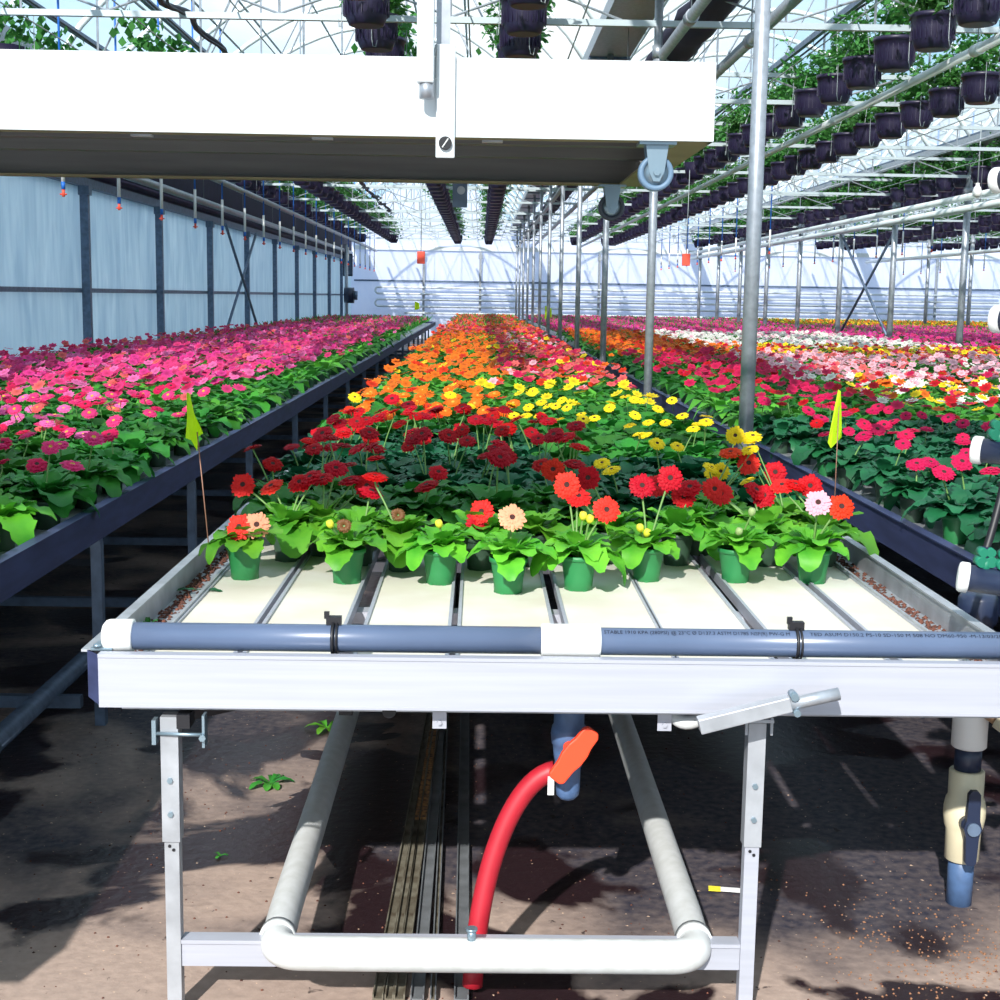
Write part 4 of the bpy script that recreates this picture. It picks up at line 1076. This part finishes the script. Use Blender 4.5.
for i, (d, x, y, ri) in enumerate(bk):
    if i < 290 and d < 900:
        if ri < 2 and False: continue
        o = thing('hanging_basket', 'black basket of leafy plants %s' % ROWS[ri][3], 'hanging basket', (x, y, 3.14), 'hanging baskets '+ROWS[ri][3])
        a = random.uniform(0, 6.28)
        o.location.z = 3.14 if ri != 5 else 3.06; link('basket', BP, o); link('foliage', BL[i % 5], o, rot=(0,0,a), sc=1.0); link('hanger', BH, o, rot=(0,0,a))
        if y < 20: link('hook', BK, o, rot=(0,0,random.choice([-1.7,-1.2,2.9,.2])))
    else:
        me = None
        prof = [(.10,0),(.135,.08),(.16,.232),(0,.21)]; V = []; Fc = []
        for r, z in prof:
            for k in range(8): V.append((r*math.cos(k*PI/4), r*math.sin(k*PI/4), z))
        for q in range(3):
            for k in range(8): a_ = q*8+k; b_ = q*8+(k+1) % 8; Fc += [(a_,b_,b_+8),(a_,b_+8,a_+8)]
        for k in range(1, 7): Fc.append((0, k+1, k))
        pos = np.array([[x, y, 3.14]]); one = np.ones(1); R0 = rotz(np.zeros(1))
        BS.put(np.array(V), np.array(Fc), pos, R0, one, lin((38,32,60))[None])
        n = 90; lp = np.stack([rng.normal(0,.11,n), rng.normal(0,.11,n), .22+rng.uniform(0,.34,n)], 1)+pos
        lv_ = np.array([(0,0,0),(.035,.04,.0),(0,.09,0),(-.035,.04,0)]); lf = np.array([(0,1,2),(0,2,3)])
        BS.put(lv_, lf, lp, rot_to(rng.normal(0,1,(n,3))+np.array([0,-.3,.6])), np.ones(n), lin((58,120,52))[None]*rng.uniform(.7,1.3,(n,1)))
if BS.n:
    tag(BS.build('basket_rows', 'mixed_plants'), 'remaining far and half-hidden dark baskets in the receding overhead rows', 'hanging baskets', kind='stuff')
for ri, (x, y0, y1, w) in enumerate(ROWS):
    t = thing('basket_rail', 'overhead rail carrying baskets %s' % w, 'rail', (x, 20, 3.84), 'basket rails')
    MB().box(x-.02, x+.02, 7.0, 47, 3.82, 3.87).build('track', 'galv_dark', t)
    pts = [(x+.05+.01*math.sin(k*1.7), 7+k*.8, 3.83-.03*abs(math.sin(k*.5))) for k in range(51)]
    MB().tube(pts, .010, 5, smooth=False).build('drive_cable', 'cable', t)

# ------------------------------------------------------------------ drip lines
def drip(x, y, z0, z1, lab, grp, big):
    a, b = [q for q in BAYS if q[0] <= x <= q[1]][0]; z1 = GZ+.12+1.75*math.sin(PI*(x-a)/(b-a))**.8-.005
    mb = MB(); mb.tube([(x,y,z0+.42),(x,y,z1)], .010 if big else .012, 6)
    o = mb.build('drip_line', 'drip_blue', loc=(x, y, z1)); tag(o, lab, 'watering tube', grp)
    MB().tube([(x,y,z0+.12),(x,y,z0+.46)], .017, 8).build('weight', 'white_plastic', o)
    MB().tube([(x,y,z0+.06),(x,y,z0+.12)], .017, 8).build('blue_ring', 'drip_blue', o)
    mb = MB(); mb.tube([(x,y,z0),(x,y,z0+.06)], .013, 8); mb.tube([(x-.028,y,z0+.02),(x+.028,y,z0+.02)], .007, 5); mb.build('nozzle', 'red_box', o)
for k in range(20): drip(-3.42, 11.75+1.79*k, 2.22, 4.4, 'blue watering tube with white weight and red nozzle hanging beside the left wall', 'watering tubes by the left wall', True)
for k in range(14): drip(8.15, 22+1.79*k, 2.38, 4.6, 'blue watering tube with white weight hanging beyond the second pole row', 'watering tubes beyond the second pole row', False)
for k in range(11): drip(5.5, 27+1.79*k, 2.35, 4.4, 'far blue watering tube hanging between the pole rows on the right', 'watering tubes between the right pole rows', False)
for k in range(7): drip(13.4, 34+1.79*k, 2.35, 4.4, 'distant blue watering tube at the far right', 'watering tubes at the far right', False)
for x, ya, lab in ((-3.42, 11, 'rail under the roof carrying the watering tubes by the left wall'), (8.15, 21, 'rail under the roof carrying the watering tubes beyond the second pole row'), (5.5, 26, 'rail under the roof carrying the watering tubes between the pole rows'), (13.4, 33, 'rail under the roof carrying the distant far-right watering tubes')):
    a, b = [q for q in BAYS if q[0] <= x <= q[1]][0]; z = GZ+.12+1.75*math.sin(PI*(x-a)/(b-a))**.8-.02
    tag(MB().tube([(x,ya,z),(x,YB-.1,z)], .015, 6).build('tube_rail', 'wire', loc=(x,ya,z)), lab, 'rail', 'rails of the watering tubes')
for nm, x, y, z, lab in (('a', -.837, 20, 1.99, 'small red box hanging before the far wall, left of the middle basket rows'), ('b', 2.9, 20, 2.02, 'small red box hanging under the right-hand basket rows')):
    t = thing('sensor_box', lab, 'sensor', (x, y, z), 'hanging red boxes')
    MB().box(x-.055, x+.055, y-.03, y+.03, z-.08, z+.09).build('case', 'red_box', t, bevel=.008)
    MB().tube([(x,y,z+.09),(x+.01,y,3.28)], .006, 5).build('suspension_wire', 'wire', t)
t = thing('light_bulb', 'clear round bulb hanging over the right-hand basket rows', 'bulb', (6.55, 18.8, 2.95))
MB().lathe([(0,2.86),(.05,2.88),(.065,2.93),(.045,2.99),(.025,3.02),(.025,3.05)], Matrix.Translation((6.55,18.8,0)), 14).build('glass', 'white_plastic', t)
MB().tube([(6.55,18.8,3.04),(6.55,18.8,3.84)], .008, 6).build('cord', 'wire', t)

# ------------------------------------------------------------------ flags
def flag(base, top, pts, lab):
    t = thing('marker_flag', lab, 'flag', base, 'neon marker flags')
    MB().tube([base, top], .0018, 5).build('wire_staff', 'flag_wire', t)
    mb = MB(); v = []; n = len(pts)
    for q in (0, 1):
        for i, p in enumerate(pts): v.append(Vector(p)+Vector((0, .0012*q, 0)))
    mb.add(v, [tuple(range(n)), tuple(reversed(range(n, 2*n)))]+[(k,(k+1)%n,n+(k+1)%n,n+k) for k in range(n)])
    return mb.build('pennant', 'neon', t)
fx, fy = -.73, 3.80
flag((fx,fy,.70), (-.765,3.81,1.085), [(-.792,3.81,1.192),(-.782,3.80,1.190),(-.768,3.79,1.135),(-.752,3.80,1.095),(-.750,3.815,1.080),(-.764,3.82,1.072),(-.770,3.83,1.030),(-.782,3.81,1.062),(-.796,3.805,1.068),(-.790,3.80,1.12)], 'neon yellow marker flag on a thin wire, left of the front red gerberas')
flag((1.18+.05,4.75,.60), (1.235,4.78,1.16), [(1.230,4.78,1.165),(1.238,4.775,1.160),(1.252,4.79,1.03),(1.255,4.80,1.00),(1.235,4.78,.985),(1.210,4.76,.965),(1.198,4.76,.985)], 'neon yellow marker flag on a wire in front of the right-hand bench')
for (x, y, lab) in ((-1.75, 38, 'tiny far neon flag at the end of the left bench'), (1.2, 26, 'tiny far neon flag among the far poles')):
    flag((x,y,.7), (x,y,1.32), [(x,y,1.32),(x+.12,y,1.27),(x+.13,y,1.12),(x,y,1.08)], lab)

# ------------------------------------------------------------------ things lying about
strips = [(-.188,-.157,.020,'strip','leftmost olive-grey metal strip of the bundle on the ground'), (-.166,-.143,.016,'strip_rust','rusty strip with a raised edge in the bundle on the ground'), (-.146,-.130,.020,'strip_rust','wide rusty crumbling strip in the middle of the bundle on the ground'),
          (-.112,-.112,.026,'strip_grey','smooth grey strip right of the rusty ones'), (-.082,-.098,.010,'strip','thin brown strip at the right of the bundle'), (-.022,-.034,.028,'strip_grey','single grey channel strip lying apart, left of the hose')]
for i, (xa, xb, w, m, lab) in enumerate(strips):
    t = thing('metal_strip', lab, 'metal strip', (xa, 3.06, 0), 'metal strips under the middle bench')
    sl = (xb-xa)/1.72; ya, yb = 2.74, 7.2; xx = lambda y: xa+sl*(y-3.06)
    mb = MB(); mb.bar((xx(ya),ya,.006), (xx(yb),yb,.006), w, .010); mb.build('base_strip', m if m != 'strip_rust' else 'strip', t)
    mb = MB()
    for s in (-1, 1): mb.bar((xx(ya)+s*w/2,ya,.010), (xx(yb)+s*w/2,yb,.010), .003, .020)
    mb.build('raised_edge', 'strip_grey' if i > 2 else 'strip', t)
    if m == 'strip_rust':
        mb = MB(); mb.bar((xx(3.75),3.75,.014), (xx(4.7),4.7,.014), w*.85, .008); mb.build('rust_crust', 'strip_rust', t)
def leafy(name, lab, x, y, z, n, L, m, el=.5, grp=None, flat=False, cat='plant'):
    t = thing(name, lab, cat, (x, y, z), grp); rd = random.Random(int(x*1000))
    for k in range(n):
        mb = MB(); v, f = leaf_v(L*rd.uniform(.7,1.1), L*.32, k*6.283/n+rd.uniform(-.3,.3), .1 if flat else el, .25 if flat else 1.0, 8, .1, k)
        v = [(p[0]+x, p[1]+y, p[2]+z+.002) for p in v]; mb.add(v, f, 0, True); mb.build('leaf', m, t)
    return t
leafy('weed_seedling', 'small green weed growing on the stained ground left of the heating pipe', -.611, 4.05, 0, 7, .085, 'leaf', .5)
leafy('fallen_leaf', 'dark green leaf lying on the front left bench board', -.70, 3.50, ZB, 2, .075, 'leaf_dark', flat=True, cat='leaf')
leafy('fallen_leaf', 'two-lobed green leaf on the ground in front of the foot rail', -.19, 2.62, 0, 2, .05, 'leaf_dark', flat=True, cat='leaf')
leafy('weed_seedling', 'tiny green sprig on the ground left of the left front leg', -.66, 3.5, 0, 3, .03, 'leaf', .6)
leafy('weed_seedling', 'small yellow-green weed at the hook of the black adjusting bar', -.50, 4.6, 0, 6, .08, 'leaf_light', .5)
leafy('weed_seedling', 'sprig growing in the left trough beside the first pot', -.745, 3.12, .70, 4, .04, 'leaf', 1.2)
t = thing('plant_label', 'white and yellow plastic plant label lying on the ground beside the right leg', 'label', (.63, 3.31, 0))
Mr = Matrix.Translation((.63,3.31,.006)) @ Matrix.Rotation(-.15,4,'Z')
MB().box(-.010,.045,-.012,.012,0,.0015,0,Mr).build('white_strip', 'white_plastic', t); MB().box(-.040,-.010,-.014,.014,0,.0015,0,Mr).build('yellow_head', 'tag_yellow', t)
def scatter(name, n, fx_, m, lab, cat, s0, s1):
    S = Stuff(); V = np.array([(-.5,-.5,0),(.5,-.4,0),(.4,.5,0),(-.4,.4,0),(0,0,.5)]); Fc = np.array([(0,1,4),(1,2,4),(2,3,4),(3,0,4),(0,2,1),(0,3,2)])
    P = np.array([fx_() for _ in range(n)]); S.put(V, Fc, P, rotz(rng.uniform(0,6.28,n)), rng.uniform(s0, s1, n), np.ones((n,3)))
    o = S.build(name, m); tag(o, lab, cat, kind='stuff'); return o
scatter('leaf_litter', 420, lambda: (-.735+rng.normal(0,.012), rng.uniform(2.85,4.3), .7005), 'litter', 'dry reddish leaf litter along the left bench trough', 'litter', .005, .015)
scatter('leaf_litter', 420, lambda: (1.078+rng.normal(0,.012), rng.uniform(2.85,4.6), .7005), 'litter', 'dry brown leaf litter along the right bench trough', 'litter', .005, .014)
scatter('potting_grit', 500, lambda: (1.05+rng.normal(0,.14), 2.95+rng.normal(0,.2), .0005), 'grit', 'orange-brown grit scattered on the ground below the standpipe', 'grit', .003, .007)
scatter('floor_debris', 900, lambda: (rng.uniform(-1.3,1.3), rng.uniform(2.5,5.2), .0005), 'litter', 'tiny crumbs of soil and debris strewn over the stained ground', 'debris', .002, .007)

# ------------------------------------------------------------------ light
sun = bpy.data.lights.new('sun', 'SUN'); sun.energy = 7.6; sun.angle = math.radians(.9); sun.color = (1, .975, .93)
so = bpy.data.objects.new('sun', sun); COL.objects.link(so)
so.rotation_mode = 'QUATERNION'; so.rotation_quaternion = Vector((-.42,-1.40,1.0)).to_track_quat('Z', 'Y')
w = bpy.data.worlds.new('sky'); SC.world = w; w.use_nodes = True; nt = w.node_tree; n = nt.nodes; l = nt.links
bg = n['Background']; tc = n.new('ShaderNodeTexCoord'); mp = n.new('ShaderNodeMapping'); mp.inputs['Scale'].default_value = (1,1,2.5)
nz = n.new('ShaderNodeTexNoise'); nz.inputs['Scale'].default_value = 3.; nz.inputs['Detail'].default_value = 7
rp = n.new('ShaderNodeValToRGB'); rp.color_ramp.elements[0].position = .42; rp.color_ramp.elements[1].position = .62
rp.color_ramp.elements[0].color = srgb((150,205,240)); rp.color_ramp.elements[1].color = (1,1,1,1)
l.new(tc.outputs['Generated'], mp.inputs[0]); l.new(mp.outputs[0], nz.inputs['Vector']); l.new(nz.outputs['Fac'], rp.inputs[0]); l.new(rp.outputs[0], bg.inputs[0])
bg.inputs[1].default_value = 1.3

SC.view_settings.view_transform = 'Standard'; SC.view_settings.look = 'None'; SC.view_settings.gamma = 1; SC.view_settings.exposure = 0.; SC.view_settings.use_curve_mapping = False
SC.cycles.max_bounces = 7; SC.cycles.transparent_max_bounces = 12; SC.cycles.diffuse_bounces = 4; SC.cycles.glossy_bounces = 3
SC.cycles.use_denoising = True
print('plants', len(plants), 'baskets', len(bk), 'objects', len(bpy.data.objects), 'stuff verts', ST.n)
